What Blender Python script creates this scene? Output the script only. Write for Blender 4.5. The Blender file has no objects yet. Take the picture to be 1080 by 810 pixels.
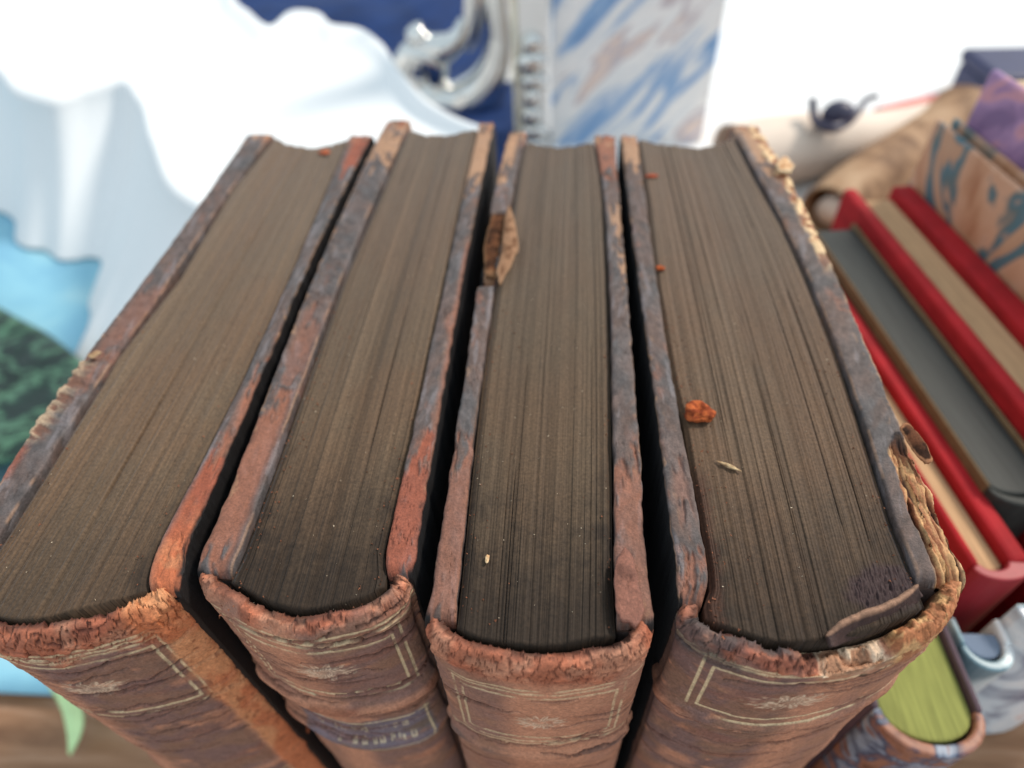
import bpy, math, random
import numpy as np
from mathutils import Matrix, Vector

# ------------------------------------------------------------------ camera, world, light
SC = bpy.context.scene
COL = SC.collection
F_PX, CX, CY = 680.0, 540.0, 405.0          # focal length in photo pixels
H = 0.08                                     # camera above the book tops (z = 0)
TZ = -0.22                                   # table top

def _n(v):
    v = np.array(v, float)
    return v / np.linalg.norm(v)
_Y = _n([50, 695, -680])
_Z = np.array([-35, 665, 680.0]); _Z = _n(_Z - _Y * _Z.dot(_Y))
_X = np.cross(_Y, _Z)
W2C = np.stack([_X, _Y, _Z], 1)
C2W = W2C.T
cam = bpy.data.cameras.new('camera')
cam.sensor_width = 36.0
cam.lens = F_PX / 1080 * 36
cam.clip_start, cam.clip_end = 0.004, 60
cam_o = bpy.data.objects.new('camera', cam); COL.objects.link(cam_o)
M4 = Matrix([list(C2W[i]) + [0] for i in range(3)] + [[0, 0, 0, 1]])
M4.translation = Vector((0, 0, H))
cam_o.matrix_world = M4
cam.dof.use_dof = True
cam.dof.focus_distance = 0.090
cam.dof.aperture_fstop = 12.5
cam.dof.aperture_blades = 0
SC.camera = cam_o

W = bpy.data.worlds.new('World'); SC.world = W
W.use_nodes = True
bg = W.node_tree.nodes['Background']
bg.inputs[0].default_value = (0.78, 0.91, 1.0, 1)
bg.inputs[1].default_value = 0.98
sun = bpy.data.lights.new('sun', 'SUN')
sun.energy = 3.4; sun.angle = math.radians(10); sun.color = (1.0, 0.90, 0.78)
sun_o = bpy.data.objects.new('sun', sun); COL.objects.link(sun_o)
SUN_FROM = Vector((0.60, 0.40, 0.68))
sun_o.rotation_euler = SUN_FROM.to_track_quat('Z', 'Y').to_euler()
SC.view_settings.view_transform = 'Standard'
SC.view_settings.look = 'None'
SC.view_settings.exposure = 0.0
SC.view_settings.gamma = 1.0
SC.view_settings.use_curve_mapping = False

# ------------------------------------------------------------------ helpers
def ray(px, py):
    px = np.asarray(px, float); py = np.asarray(py, float)
    d = np.stack([(px - CX) / F_PX, -(py - CY) / F_PX, -np.ones_like(px)], -1)
    return d @ W2C          # rows: cam -> world
def onz(px, py, z=0.0):
    d = ray(px, py)
    t = (z - H) / d[..., 2]
    p = d * t[..., None]; p[..., 2] += H
    return p
def ony(px, py, y):
    d = ray(px, py)
    t = y / d[..., 1]
    p = d * t[..., None]; p[..., 2] += H
    return p
def proj(P):
    Q = P.copy(); Q[..., 2] = Q[..., 2] - H
    c = Q @ C2W           # world -> cam
    return CX + F_PX * c[..., 0] / -c[..., 2], CY - F_PX * c[..., 1] / -c[..., 2]

_rng = np.random.default_rng(7)
_T = _rng.random((16, 256, 256))
def vn(x, y, seed=0):
    x = np.asarray(x, float); y = np.asarray(y, float)
    x, y = np.broadcast_arrays(x, y)
    xi = np.floor(x).astype(int); yi = np.floor(y).astype(int)
    fx = x - xi; fy = y - yi
    fx = fx * fx * (3 - 2 * fx); fy = fy * fy * (3 - 2 * fy)
    T = _T[seed % 16]
    o = (seed // 16) * 37
    a = T[(xi + o) & 255, yi & 255]; b = T[(xi + 1 + o) & 255, yi & 255]
    c = T[(xi + o) & 255, (yi + 1) & 255]; d = T[(xi + 1 + o) & 255, (yi + 1) & 255]
    return (a * (1 - fx) + b * fx) * (1 - fy) + (c * (1 - fx) + d * fx) * fy
def fbm(x, y, seed=0, oct=4, gain=.5):
    s = 0; a = 1; t = 0
    for i in range(oct):
        s = s + a * vn(x * 2.03 ** i + 17.3 * i, y * 2.03 ** i + 5.7 * i, seed + i); t += a; a *= gain
    return s / t
def worley(x, y, seed=0):
    xi = np.floor(x).astype(int); yi = np.floor(y).astype(int)
    d1 = np.full(np.shape(x), 9.0); d2 = np.full(np.shape(x), 9.0); cv = np.zeros(np.shape(x))
    for i in (-1, 0, 1):
        for j in (-1, 0, 1):
            a = (xi + i) & 255; b = (yi + j) & 255
            px = xi + i + _T[seed % 16][a, b]; py = yi + j + _T[(seed + 1) % 16][a, b]
            d = np.hypot(px - x, py - y)
            cv = np.where(d < d1, _T[(seed + 2) % 16][a, b], cv)
            d2 = np.where(d < d1, d1, np.minimum(d2, d)); d1 = np.minimum(d1, d)
    return d1, d2, cv
def sst(a, b, x):
    t = np.clip((x - a) / (b - a), 0, 1)
    return t * t * (3 - 2 * t)
def rgb(r, g, b, k=1.0):
    c = np.array([r, g, b], float) / 255
    c = np.where(c <= .04045, c / 12.92, ((c + .055) / 1.055) ** 2.4)
    return c * k
def mix(a, b, m):
    m = np.clip(np.asarray(m), 0, 1)[..., None]
    return a * (1 - m) + b * m

def link(o, parent=None):
    COL.objects.link(o)
    if parent is not None:
        o.parent = parent
    return o
def raw_mesh(name, V, faces, mat, parent=None, smooth=True, col=None, uv=None):
    V = np.asarray(V, float).reshape(-1, 3)
    if parent is not None:
        V = V - np.array(base_of(parent))
    me = bpy.data.meshes.new(name)
    F = faces if isinstance(faces, np.ndarray) else None
    if F is not None:
        n, k = F.shape
        me.vertices.add(len(V)); me.vertices.foreach_set('co', V.astype(np.float32).ravel())
        me.loops.add(n * k); me.loops.foreach_set('vertex_index', F.astype(np.int32).ravel())
        me.polygons.add(n); me.polygons.foreach_set('loop_start', np.arange(0, n * k, k, dtype=np.int32))
        me.update(calc_edges=True)
    else:
        me.from_pydata([tuple(v) for v in V], [], [tuple(int(i) for i in f) for f in faces]); me.update()
    me.polygons.foreach_set('use_smooth', np.full(len(me.polygons), smooth))
    if col is not None:
        c = np.ones((len(V), 4), np.float32); c[:, :3] = np.asarray(col).reshape(-1, 3)
        at = me.color_attributes.new('Col', 'FLOAT_COLOR', 'POINT'); at.data.foreach_set('color', c.ravel())
    if uv is not None:
        u = np.asarray(uv, np.float32).reshape(-1, 2)
        idx = np.empty(len(me.loops), np.int32); me.loops.foreach_get('vertex_index', idx)
        l = me.uv_layers.new(name='UVMap'); l.data.foreach_set('uv', u[idx].ravel())
    me.materials.append(mat)
    return link(bpy.data.objects.new(name, me), parent)
_base = {}
def base_of(o):
    b = Vector((0, 0, 0))
    while o is not None:
        b += o.location; o = o.parent
    return b
def grid(name, P, mat, parent=None, col=None, uv=None, smooth=True, close_u=False, flip=False):
    nu, nv = P.shape[:2]
    i = np.arange(nu * nv).reshape(nu, nv)
    if close_u:
        i = np.vstack([i, i[:1]])
    a, b, c, d = i[:-1, :-1], i[1:, :-1], i[1:, 1:], i[:-1, 1:]
    F = np.stack([a, b, c, d] if not flip else [d, c, b, a], -1).reshape(-1, 4)
    return raw_mesh(name, P, F, mat, parent, smooth, col, uv)
def empty(name, loc, label, cat, group=None):
    o = bpy.data.objects.new(name, None); o.empty_display_size = .01
    o.location = loc; COL.objects.link(o)
    return tag(o, label, cat, group)
def tag(o, label=None, cat=None, group=None, kind=None):
    for k, v in (('label', label), ('category', cat), ('group', group), ('kind', kind)):
        if v: o[k] = v
    return o
def box(name, x0, x1, y0, y1, z0, z1, mat, parent=None, bevel=.001):
    V = [(x, y, z) for x in (x0, x1) for y in (y0, y1) for z in (z0, z1)]
    F = [(0, 1, 3, 2), (4, 6, 7, 5), (0, 4, 5, 1), (2, 3, 7, 6), (0, 2, 6, 4), (1, 5, 7, 3)]
    o = raw_mesh(name, V, np.array(F), mat, parent, smooth=False)
    if bevel:
        m = o.modifiers.new('bevel', 'BEVEL'); m.width = bevel; m.segments = 3
    return o
def prism(name, poly, z0, z1, mat, parent=None, bevel=0.0, smooth=False, inset=0.0):
    """upright solid with plan outline poly (list of xy, counter-clockwise)"""
    n = len(poly); p = np.array(poly, float)
    V = np.vstack([np.c_[p, np.full(n, z0)], np.c_[p, np.full(n, z1)]])
    F = [tuple(range(n))[::-1], tuple(range(n, 2 * n))] + [(i, (i + 1) % n, n + (i + 1) % n, n + i) for i in range(n)]
    o = raw_mesh(name, V, F, mat, parent, smooth)
    if bevel:
        m = o.modifiers.new('bevel', 'BEVEL'); m.width = bevel; m.segments = 2; m.limit_method = 'ANGLE'
    return o
def tube(name, path, rad, mat, parent=None, ns=14, caps=True, flat=1.0):
    P = np.array(path, float); n = len(P)
    R = np.broadcast_to(np.asarray(rad, float), (n,))
    T = np.gradient(P, axis=0); T /= np.linalg.norm(T, axis=1)[:, None]
    up = np.array([0, 0, 1.0]) if abs(T[:, 2]).mean() < .8 else np.array([0, 1.0, 0])
    A = np.cross(T, up); A /= np.linalg.norm(A, axis=1)[:, None]
    B = np.cross(A, T)
    th = np.linspace(0, 2 * np.pi, ns, endpoint=False)
    G = P[:, None] + R[:, None, None] * (A[:, None] * np.cos(th)[None, :, None] + flat * B[:, None] * np.sin(th)[None, :, None])
    V = G.reshape(-1, 3)
    i = np.arange(n * ns).reshape(n, ns); j = np.roll(i, -1, 1)
    F = [tuple(q) for q in np.stack([i[:-1], j[:-1], j[1:], i[1:]], -1).reshape(-1, 4)]
    if caps:
        F += [tuple(i[0][::-1]), tuple(i[-1])]
    return raw_mesh(name, V, F, mat, parent, True)
def smooth_path(pts, n=200):
    p = np.array(pts, float)
    d = np.r_[0, np.cumsum(np.linalg.norm(np.diff(p, axis=0), axis=1))]
    # Catmull-Rom through the points
    m = np.gradient(p, d, axis=0)
    s = np.linspace(0, d[-1], n)
    k = np.clip(np.searchsorted(d, s, 'right') - 1, 0, len(d) - 2)
    h = (d[k + 1] - d[k])[:, None]; t = ((s - d[k])[:, None]) / h
    return ((2 * t ** 3 - 3 * t ** 2 + 1) * p[k] + (t ** 3 - 2 * t ** 2 + t) * h * m[k]
            + (-2 * t ** 3 + 3 * t ** 2) * p[k + 1] + (t ** 3 - t ** 2) * h * m[k + 1])

# ------------------------------------------------------------------ materials
def mat_base(name, rough=.8, spec=.3, metal=0.0):
    m = bpy.data.materials.new(name); m.use_nodes = True
    nt = m.node_tree; b = nt.nodes['Principled BSDF']
    b.inputs['Roughness'].default_value = rough
    b.inputs['Specular IOR Level'].default_value = spec
    b.inputs['Metallic'].default_value = metal
    return m, nt, b
def noise_node(nt, scale, detail=6, rough=.6, coord='Object', vec_scale=None, dist=0.0):
    tc = nt.nodes.new('ShaderNodeTexCoord')
    n = nt.nodes.new('ShaderNodeTexNoise')
    n.inputs['Scale'].default_value = scale; n.inputs['Detail'].default_value = detail
    n.inputs['Roughness'].default_value = rough; n.inputs['Distortion'].default_value = dist
    out = tc.outputs[coord]
    if vec_scale:
        mp = nt.nodes.new('ShaderNodeMapping'); mp.inputs['Scale'].default_value = vec_scale
        nt.links.new(out, mp.inputs['Vector']); out = mp.outputs[0]
    nt.links.new(out, n.inputs['Vector'])
    return n
def ramp(nt, src, stops):
    r = nt.nodes.new('ShaderNodeValToRGB')
    e = r.color_ramp.elements
    while len(e) < len(stops): e.new(.5)
    for k, (p, c) in zip(e, stops):
        k.position = p; k.color = (*c, 1) if len(c) == 3 else c
    nt.links.new(src, r.inputs[0])
    return r
def g(v): return (v, v, v)
def attr_mat(name, rough, spec, grain_scale, grain=(.72, 1.28), bump=.25, bump_d=.0002, coord='Object', vs=None, extra=None):
    """colour from the 'Col' attribute times grain, with fine relief"""
    m, nt, b = mat_base(name, rough, spec)
    at = nt.nodes.new('ShaderNodeAttribute'); at.attribute_name = 'Col'
    n = noise_node(nt, grain_scale, 8, .7, coord, vs)
    r = ramp(nt, n.outputs['Fac'], [(.28, g(grain[0])), (.72, g(grain[1]))])
    mx = nt.nodes.new('ShaderNodeMix'); mx.data_type = 'RGBA'; mx.blend_type = 'MULTIPLY'; mx.inputs[0].default_value = 1
    nt.links.new(at.outputs['Color'], mx.inputs[6]); nt.links.new(r.outputs[0], mx.inputs[7])
    nt.links.new(mx.outputs[2], b.inputs['Base Color'])
    bp = nt.nodes.new('ShaderNodeBump'); bp.inputs['Strength'].default_value = bump; bp.inputs['Distance'].default_value = bump_d
    nt.links.new(n.outputs['Fac'], bp.inputs['Height']); nt.links.new(bp.outputs[0], b.inputs['Normal'])
    return m
LEATHER = attr_mat('old_leather', .62, .35, 2600, (.62, 1.38), .6, .00028)
PAPER = attr_mat('old_page_edges', .66, .20, 1.0, (.80, 1.20), .35, .00010, 'UV', (4600, 120, 1))
def _paper_iso(m, sc=2300, co='UV', lo=.58, hi=1.42):
    nt = m.node_tree; b = nt.nodes['Principled BSDF']
    src = b.inputs['Base Color'].links[0].from_socket
    n = noise_node(nt, sc, 6, .72, co)
    r = ramp(nt, n.outputs['Fac'], [(.32, g(lo)), (.68, g(hi))])
    mx = nt.nodes.new('ShaderNodeMix'); mx.data_type = 'RGBA'; mx.blend_type = 'MULTIPLY'; mx.inputs[0].default_value = 1
    nt.links.new(src, mx.inputs[6]); nt.links.new(r.outputs[0], mx.inputs[7]); nt.links.new(mx.outputs[2], b.inputs['Base Color'])
    bp = nt.nodes.new('ShaderNodeBump'); bp.inputs['Strength'].default_value = .5; bp.inputs['Distance'].default_value = .00012
    nt.links.new(n.outputs['Fac'], bp.inputs['Height'])
    old = b.inputs['Normal'].links[0].from_node
    nt.links.new(bp.outputs[0], old.inputs['Normal'])
_paper_iso(PAPER)
_paper_iso(LEATHER, 800, 'Object', .80, 1.20)
for _m, _w in ((PAPER, .22), (LEATHER, .03)):
    _b = _m.node_tree.nodes['Principled BSDF']; _b.inputs['Sheen Weight'].default_value = _w; _b.inputs['Sheen Roughness'].default_value = .35
    _b.inputs['Sheen Tint'].default_value = (.86, .90, 1.0, 1)
TORN = attr_mat('torn_board', .9, .1, 3000, (.62, 1.4), .7, .0003)
CLOTHM = attr_mat('plain_attr', .8, .2, 900, (.93, 1.07), .15, .0002)

def plain(name, c, rough=.7, spec=.3, grain=.12, scale=300, bump=.1, metal=0.0, bump_d=.0004, vs=None):
    m, nt, b = mat_base(name, rough, spec, metal)
    n = noise_node(nt, scale, 6, .6, 'Object', vs)
    c = np.array(c)
    r = ramp(nt, n.outputs['Fac'], [(.3, tuple(c * (1 - grain))), (.7, tuple(np.clip(c * (1 + grain), 0, 1)))])
    nt.links.new(r.outputs[0], b.inputs['Base Color'])
    if bump:
        bp = nt.nodes.new('ShaderNodeBump'); bp.inputs['Strength'].default_value = bump; bp.inputs['Distance'].default_value = bump_d
        nt.links.new(n.outputs['Fac'], bp.inputs['Height']); nt.links.new(bp.outputs[0], b.inputs['Normal'])
    return m
def swirl(name, stops, scale=18, dist=3.0, rough=.5, spec=.4, vs=None, detail=5):
    m, nt, b = mat_base(name, rough, spec)
    n = noise_node(nt, scale, detail, .55, 'Object', vs, dist)
    r = ramp(nt, n.outputs['Fac'], stops)
    nt.links.new(r.outputs[0], b.inputs['Base Color'])
    return m

# ------------------------------------------------------------------ table and cloths (the setting)
def wood_mat():
    m, nt, b = mat_base('table_wood', .45, .4)
    n = noise_node(nt, 14, 7, .65, 'Object', (1.0, 7.0, 1.0), .8)
    r = ramp(nt, n.outputs['Fac'], [(.3, rgb(112, 74, 46)), (.5, rgb(154, 112, 80)), (.72, rgb(186, 148, 120))])
    nt.links.new(r.outputs[0], b.inputs['Base Color'])
    bp = nt.nodes.new('ShaderNodeBump'); bp.inputs['Strength'].default_value = .2; bp.inputs['Distance'].default_value = .001
    nt.links.new(n.outputs['Fac'], bp.inputs['Height']); nt.links.new(bp.outputs[0], b.inputs['Normal'])
    return m
xs = np.linspace(-1.6, 1.6, 40); ys = np.linspace(-.9, 2.6, 40)
P = np.zeros((40, 40, 3)); P[..., 0] = xs[:, None]; P[..., 1] = ys[None]; P[..., 2] = TZ
tag(grid('table_top', P, wood_mat()), kind='structure')

# ------------------------------------------------------------------ the four old books
def rowf(pts):
    """px polyline (x, y) -> world curve at z = 0, as x(Y) sorted by world y"""
    p = np.array(pts, float)
    w = onz(p[:, 0], p[:, 1], 0.0)
    o = np.argsort(w[:, 1])
    return w[o, 1], w[o, 0]
def yw(py, px=560):
    return float(onz(px, py, 0.0)[1])

ALB = dict(
    slate=rgb(80, 75, 75), mauve=rgb(94, 78, 73), brown=rgb(92, 70, 60), orange=rgb(146, 90, 66),
    bright=rgb(146, 76, 52), tan=rgb(176, 134, 102), pink=rgb(190, 134, 106), dark=rgb(44, 26, 20), gilt=rgb(222, 200, 160),
    page=rgb(95, 78, 62), pdark=rgb(68, 53, 41), soot=rgb(38, 28, 20), pale=rgb(226, 206, 178))

def board(root, name, side, outer, inner, seed, zt=0.0, pat=None, torn=None, ntop=420):
    """a cover board standing on the table; outer/inner are photo polylines of its top edges"""
    yo, xo = rowf(outer); yi, xi = rowf(inner)
    y1 = max(yo.max(), yi.max()) - .0005; y0 = min(yo.min(), yi.min())
    Y = np.linspace(y0, y1, ntop)
    XO = np.interp(Y, yo, xo); XI = np.interp(Y, yi, xi)
    k = np.hanning(23); k /= k.sum()
    pad = lambda a: np.convolve(np.pad(a, 11, mode='reflect', reflect_type='odd'), k, 'valid')
    XO, XI = pad(XO), pad(XI)
    bl = .8 * sst(y0 + .006, y0 + .022, Y)
    XO = XO * (1 - bl) + bl * np.polyval(np.polyfit(Y, XO, 3), Y)
    XI = XI * (1 - bl) + bl * np.polyval(np.polyfit(Y, XI, 3), Y)
    XO = XO + (fbm(Y * 420, seed * 3.1, seed, 4) - .5) * .0006
    XI = XI + (fbm(Y * 300, seed * 5.1, seed + 1, 3) - .5) * .0004
    nw = 60
    th = np.linspace(0, np.pi, 800)
    ca = np.cos(th); sa = np.sin(th)
    ex = np.sign(ca) * np.abs(ca) ** .40; ez = sa ** .30          # flattened round top
    rz = .0013
    hm = float(np.mean(np.abs(XO - XI))) * .5
    da = np.r_[0, np.cumsum(np.hypot(np.diff(ex) * hm, np.diff(ez) * rz))]
    sa_ = np.linspace(0, da[-1], nw); ex = np.interp(sa_, da, ex); ez = np.interp(sa_, da, ez)
    c = .5 * (XO + XI); h = .5 * (XO - XI)                          # signed: outer on th=0
    rows = []
    w = np.concatenate([[0, 0, 0], np.linspace(0, 1, nw), [1, 1]])
    X = np.empty((ntop, nw + 5)); Z = np.empty_like(X)
    X[:, 3:3 + nw] = c[:, None] + h[:, None] * ex[None]
    Z[:, 3:3 + nw] = zt - rz + rz * ez[None]
    for j, z in ((0, TZ), (1, -.06), (2, -.012)):
        X[:, j] = XO; Z[:, j] = z
    for j, z in ((3 + nw, -.012), (4 + nw, TZ)):
        X[:, j] = XI; Z[:, j] = z
    YY = np.repeat(Y[:, None], nw + 5, 1)
    # rounded ends of the top edge
    for end, r in ((y1, .0026), (y0, .0020)):
        d = np.clip(1 - np.abs(Y - end) / r, 0, 1)
        drop = r * (1 - np.sqrt(np.clip(1 - d * d, 0, 1)))
        Z[:, 1:-1] -= drop[:, None] * np.clip((Z[:, 1:-1] + .02) / .02, 0, 1)
    WW = np.repeat(w[None], ntop, 0)
    arc = WW * .006
    n1 = fbm(YY * 260, arc * 420, seed, 5) - .5
    n2 = fbm(YY * 1100, arc * 1400, seed + 3, 4) - .5
    top = np.clip((Z + .010) / .008, 0, 1)
    Z += top * (n1 * .00016 + n2 * .00016)
    X += top * n2 * .0001
    # colour: slate leather rubbed to orange on the outer edge and at the corners
    t = (YY - y0) / (y1 - y0)
    A = ALB
    base = mix(A['slate'], A['mauve'], sst(.25, .75, fbm(YY * 110, arc * 260, seed + 2, 5)))
    streak = sst(.46, .72, fbm(YY * 300 + WW * 2.2, WW * 2.2, seed + 5, 5))
    base = mix(base, A['brown'], .5 * streak)
    rub = fbm(YY * 120 + WW * 1.2, arc * 320, seed + 4, 6)
    outerness = 1 - WW
    m = sst(.44, .72, rub + .22 * (outerness - .5)) * sst(.36, .60, fbm(YY * 520, arc * 700, seed + 13, 5))
    base = mix(base, mix(A['orange'], A['brown'], sst(.3, .5, fbm(YY * 180, arc * 500, seed + 14, 4))), .42 * m)
    mot = fbm(YY * 700 + WW * 3, arc * 900, seed + 15, 5)
    base = base * (1 + 1.1 * (mot - .5))[..., None]
    base = mix(base, rgb(128, 120, 122), .45 * sst(.60, .74, fbm(YY * 160 + WW * 2.5, arc * 700, seed + 1, 5)))
    # thin rubbed line along the outer arris, painted highlight along the inner
    rub_glint = sst(.055, .02, np.abs(WW - .13)) * sst(.42, .62, fbm(YY * 330, 1.7, seed + 3, 5)) + .6 * sst(.05, .015, np.abs(WW - .87)) * sst(.40, .6, fbm(YY * 280, 4.1, seed + 4, 5))
    base = mix(base, A['tan'], .55 * np.clip(rub_glint, 0, 1))
    for (pa, pb, colr, wa, wb, k) in (pat or []):
        ya, yb = sorted((yw(pa), yw(pb)))
        jj = (fbm(YY * 330, arc * 1100, seed + 6, 5) - .5) * (.012 + .13 * YY)
        mm = sst(ya - .003, ya + .002, YY + jj) * sst(yb + .003, yb - .002, YY + jj)
        e = sst(.24, .62, fbm(YY * 240, arc * 420, seed + 6, 5) + .3 * mm - .06)
        mm = mm * e * sst(wa - .15, wa + .1, WW) * sst(wb + .15, wb - .1, WW)
        base = mix(base, A[colr], k * mm)
        Z -= top * mm * .0004
    corner = sst(.95, .995, t + (fbm(YY * 300, arc * 1100, seed + 8, 4) - .5) * .16)
    base = mix(base, mix(A['tan'], A['orange'], sst(.4, .6, n1 + .5)), .85 * corner)
    pale = sst(.70, .78, fbm(YY * 500, arc * 900, seed + 9, 3)) * sst(.45, .0, np.abs(WW - .05))
    base = mix(base, A['tan'], .6 * pale)
    # fine dark cracks
    cr = np.abs(fbm(YY * 330, arc * 420, seed + 10, 4) - .5)
    crm = sst(.012, .003, cr) * sst(.60, .74, fbm(YY * 90, arc * 90, seed + 11, 2)) * top
    base = mix(base, A['dark'], .4 * crm); Z -= crm * .0002
    if torn:
        Z, X, base = torn(YY, WW, arc, Z, X, base, top)
    base = mix(base, rgb(22, 18, 18) * .8, sst(-.0003, -.0010, Z - zt + (fbm(YY * 300, 3.3, seed, 3) - .5) * .0004) * (WW < .30) * (1.0 if torn is not edge4 else .0))  # shade of the gaps between the books painted onto the outer faces
    P = np.stack([X, YY, Z], -1)
    # close the two end walls by repeating the end rows collapsed to the middle
    def cap(row):
        q = P[row].copy(); q[:, 0] = .5 * (q[:, 0] + q[::-1, 0]) if False else q[:, 0]
        mid = .5 * (P[row, 0] + P[row, -1]); q[:] = P[row]
        q[:, 0] = mid[0]; return q
    P = np.concatenate([cap(0)[None], P, cap(-1)[None]]); base = np.concatenate([base[:1], base, base[-1:]])
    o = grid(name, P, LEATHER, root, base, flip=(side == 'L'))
    return o

def outline_world(px, n=420, z=-.001):
    p = np.array(px, float); w = onz(p[:, 0], p[:, 1], z)[:, :2]
    q = smooth_path(w, n)
    k = np.hanning(41); k /= k.sum()
    q = np.stack([np.convolve(np.pad(q[:, i], 20, mode='reflect', reflect_type='odd'), k, 'valid') for i in (0, 1)], -1)
    d = np.r_[0, np.cumsum(np.linalg.norm(np.diff(q, axis=0), axis=1))]
    s = np.linspace(0, d[-1], n)
    return np.stack([np.interp(s, d, q[:, i]) for i in (0, 1)], -1), s

def lines_near(val, centres, wid):
    m = 0
    for c in centres: m = np.maximum(m, sst(wid, wid * .45, np.abs(val - c)))
    return m

def spine(root, px, seed, deco, cap=None, nu=520, zdeep=-.115):
    q, s = outline_world(px, nu)
    T = np.gradient(q, axis=0); T /= np.linalg.norm(T, axis=1)[:, None]
    N = np.stack([T[:, 1], -T[:, 0]], -1)                           # outward (towards the camera)
    prof = [(-.0030, -.0120), (-.0029, -.0060), (-.0028, -.0034), (-.0026, -.0020), (-.0024, -.0014), (-.0021, -.0011), (-.0018, -.0009), (-.0015, -.0009),
            (-.0012, -.0009), (-.0009, -.0011), (-.0007, -.0014), (-.0005, -.0017), (-.0003, -.0021), (-.00015, -.0025), (-.00005, -.0029)]
    zs = list(np.linspace(-.0032, zdeep, 400)) + [-.15, -.19, TZ + .0002]
    off = np.array([a for a, b in prof] + [0.0] * len(zs)); z = np.array([b for a, b in prof] + zs)
    nv = len(z)
    d = np.r_[0, np.cumsum(np.hypot(np.diff(off), np.diff(z)))]      # path length down the profile
    S = np.repeat(s[:, None], nv, 1); Zp = np.repeat(z[None], nu, 0); D = np.repeat(d[None], nu, 0); O = np.repeat(off[None], nu, 0)
    L = s[-1]; U = S / L
    A = ALB
    zz = np.clip(Zp, -1, 0)
    # ragged cap rim
    rim = sst(-.0045, -.0015, Zp)
    jag = .5 * (fbm(S * 420, D * 420 + seed * 1.7, seed, 3) - .52) + 1.4 * (fbm(S * 130, 2.0, seed, 3) - .5)
    Z = Zp + rim * (jag * .0005)
    O = O + rim * (fbm(S * 260, D * 260 + seed * 2.9, seed + 1, 3) - .5) * .0005
    # large scale dents and grain
    disp = (fbm(S * 90, D * 90, seed + 2, 3) - .5) * .0007 + (fbm(S * 900, D * 900, seed + 3, 4) - .5) * .00022
    # leather colour
    f1 = fbm(S * 110, D * 180, seed + 4, 5)
    base = np.ones(S.shape)[..., None] * A['pink']
    kept = 0
    for (ua, ub, kk) in deco.get('kept', []):                       # where the dark finish has survived
        kept = np.maximum(kept, kk * sst(ua - .07, ua + .05, U) * sst(ub + .07, ub - .05, U))
    kept = kept * sst(.26, .52, f1 + .12) * sst(.25, .45, fbm(S * 260, D * 420, seed + 15, 4) + .1)
    base = mix(base, mix(rgb(118, 92, 88), rgb(130, 98, 82), sst(.35, .65, fbm(S * 200, D * 260, seed + 1, 4))), kept)
    f2 = fbm(S * 60 + 9, D * 260, seed + 5, 5)
    base = mix(base, A['orange'], .36 * sst(.52, .76, f2))
    base = mix(base, A['slate'], .16 * sst(.56, .76, fbm(S * 80 + 31, D * 150, seed + 6, 4)))
    # cap: bare orange leather
    capz = deco.get('cap', -.0065)
    cm = sst(capz - .0022, capz + .0012, Zp + (fbm(S * 240, D * 200, seed + 7, 4) - .5) * .006)
    capcol = mix(mix(rgb(168, 96, 68), A['pink'], .75 * sst(.40, .70, fbm(S * 260, D * 260, seed + 8, 4))), A['bright'], .8 * sst(.55, .68, fbm(S * 200 + 5, D * 300, seed + 9, 4)))
    base = mix(base, capcol, .9 * cm * deco.get('capk', 1))
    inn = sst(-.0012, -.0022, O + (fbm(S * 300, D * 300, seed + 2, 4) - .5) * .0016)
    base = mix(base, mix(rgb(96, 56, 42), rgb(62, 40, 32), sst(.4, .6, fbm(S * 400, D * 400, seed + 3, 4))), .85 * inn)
    # crumbly craquelure on the cap
    ck = deco.get('craq', .0)
    if ck:
        wx = S * 560 + 2 * fbm(S * 260, D * 260, 3, 3); wy = D * 760 + 2 * fbm(S * 260 + 7, D * 260, 4, 3)
        d1, d2, cv = worley(wx, wy, seed)
        e = sst(.11, .02, d2 - d1) * cm * sst(.35, .6, fbm(S * 120, D * 150, seed + 12, 3) + .15)
        Z = Z - rim * ck * .0007 * sst(.45, .95, cv); disp = disp + ck * cm * (cv - .5) * .0005
        base = base * (1 + ck * cm * .5 * (cv - .5))[..., None]
        base = mix(base, rgb(74, 34, 26), .85 * ck * e); disp -= .0004 * ck * e
        disp += .0004 * ck * cm * (fbm(S * 260, D * 260, seed + 13, 3) - .4)
    # raised bands
    for (zb, wd, hgt, colr) in deco.get('bands', []):
        zb_ = zb + (fbm(S * 90, seed, seed + 3, 2) - .5) * .0012
        b = np.exp(-((Zp - zb_) / wd) ** 2); disp += hgt * b
        base = mix(base, mix(A[colr], A['pink'], sst(.4, .6, f1)), .75 * sst(.35, .8, b) * sst(.25, .5, f2))
        # a crack follows the band
        zc = zb_ - wd * 1.05 + (fbm(S * 260, seed + 2, seed + 5, 3) - .5) * .0009
        c = sst(.00042, .00012, np.abs(Zp - zc)) * sst(.36, .52, fbm(S * 150, seed + 9, seed + 7, 3))
        base = mix(base, A['dark'], .85 * c); disp -= .0007 * c
    # gilt lines (flat print), broken by wear
    wear = sst(.24, .42, fbm(S * 260, D * 300, seed + 10, 4)) * deco.get('giltk', 1.0)
    gm = 0
    for zl in deco.get('hlines', []):
        gm = np.maximum(gm, sst(.00034, .00016, np.abs(Zp - zl - (fbm(S * 60, 1.3, seed, 2) - .5) * .0008)))
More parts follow.
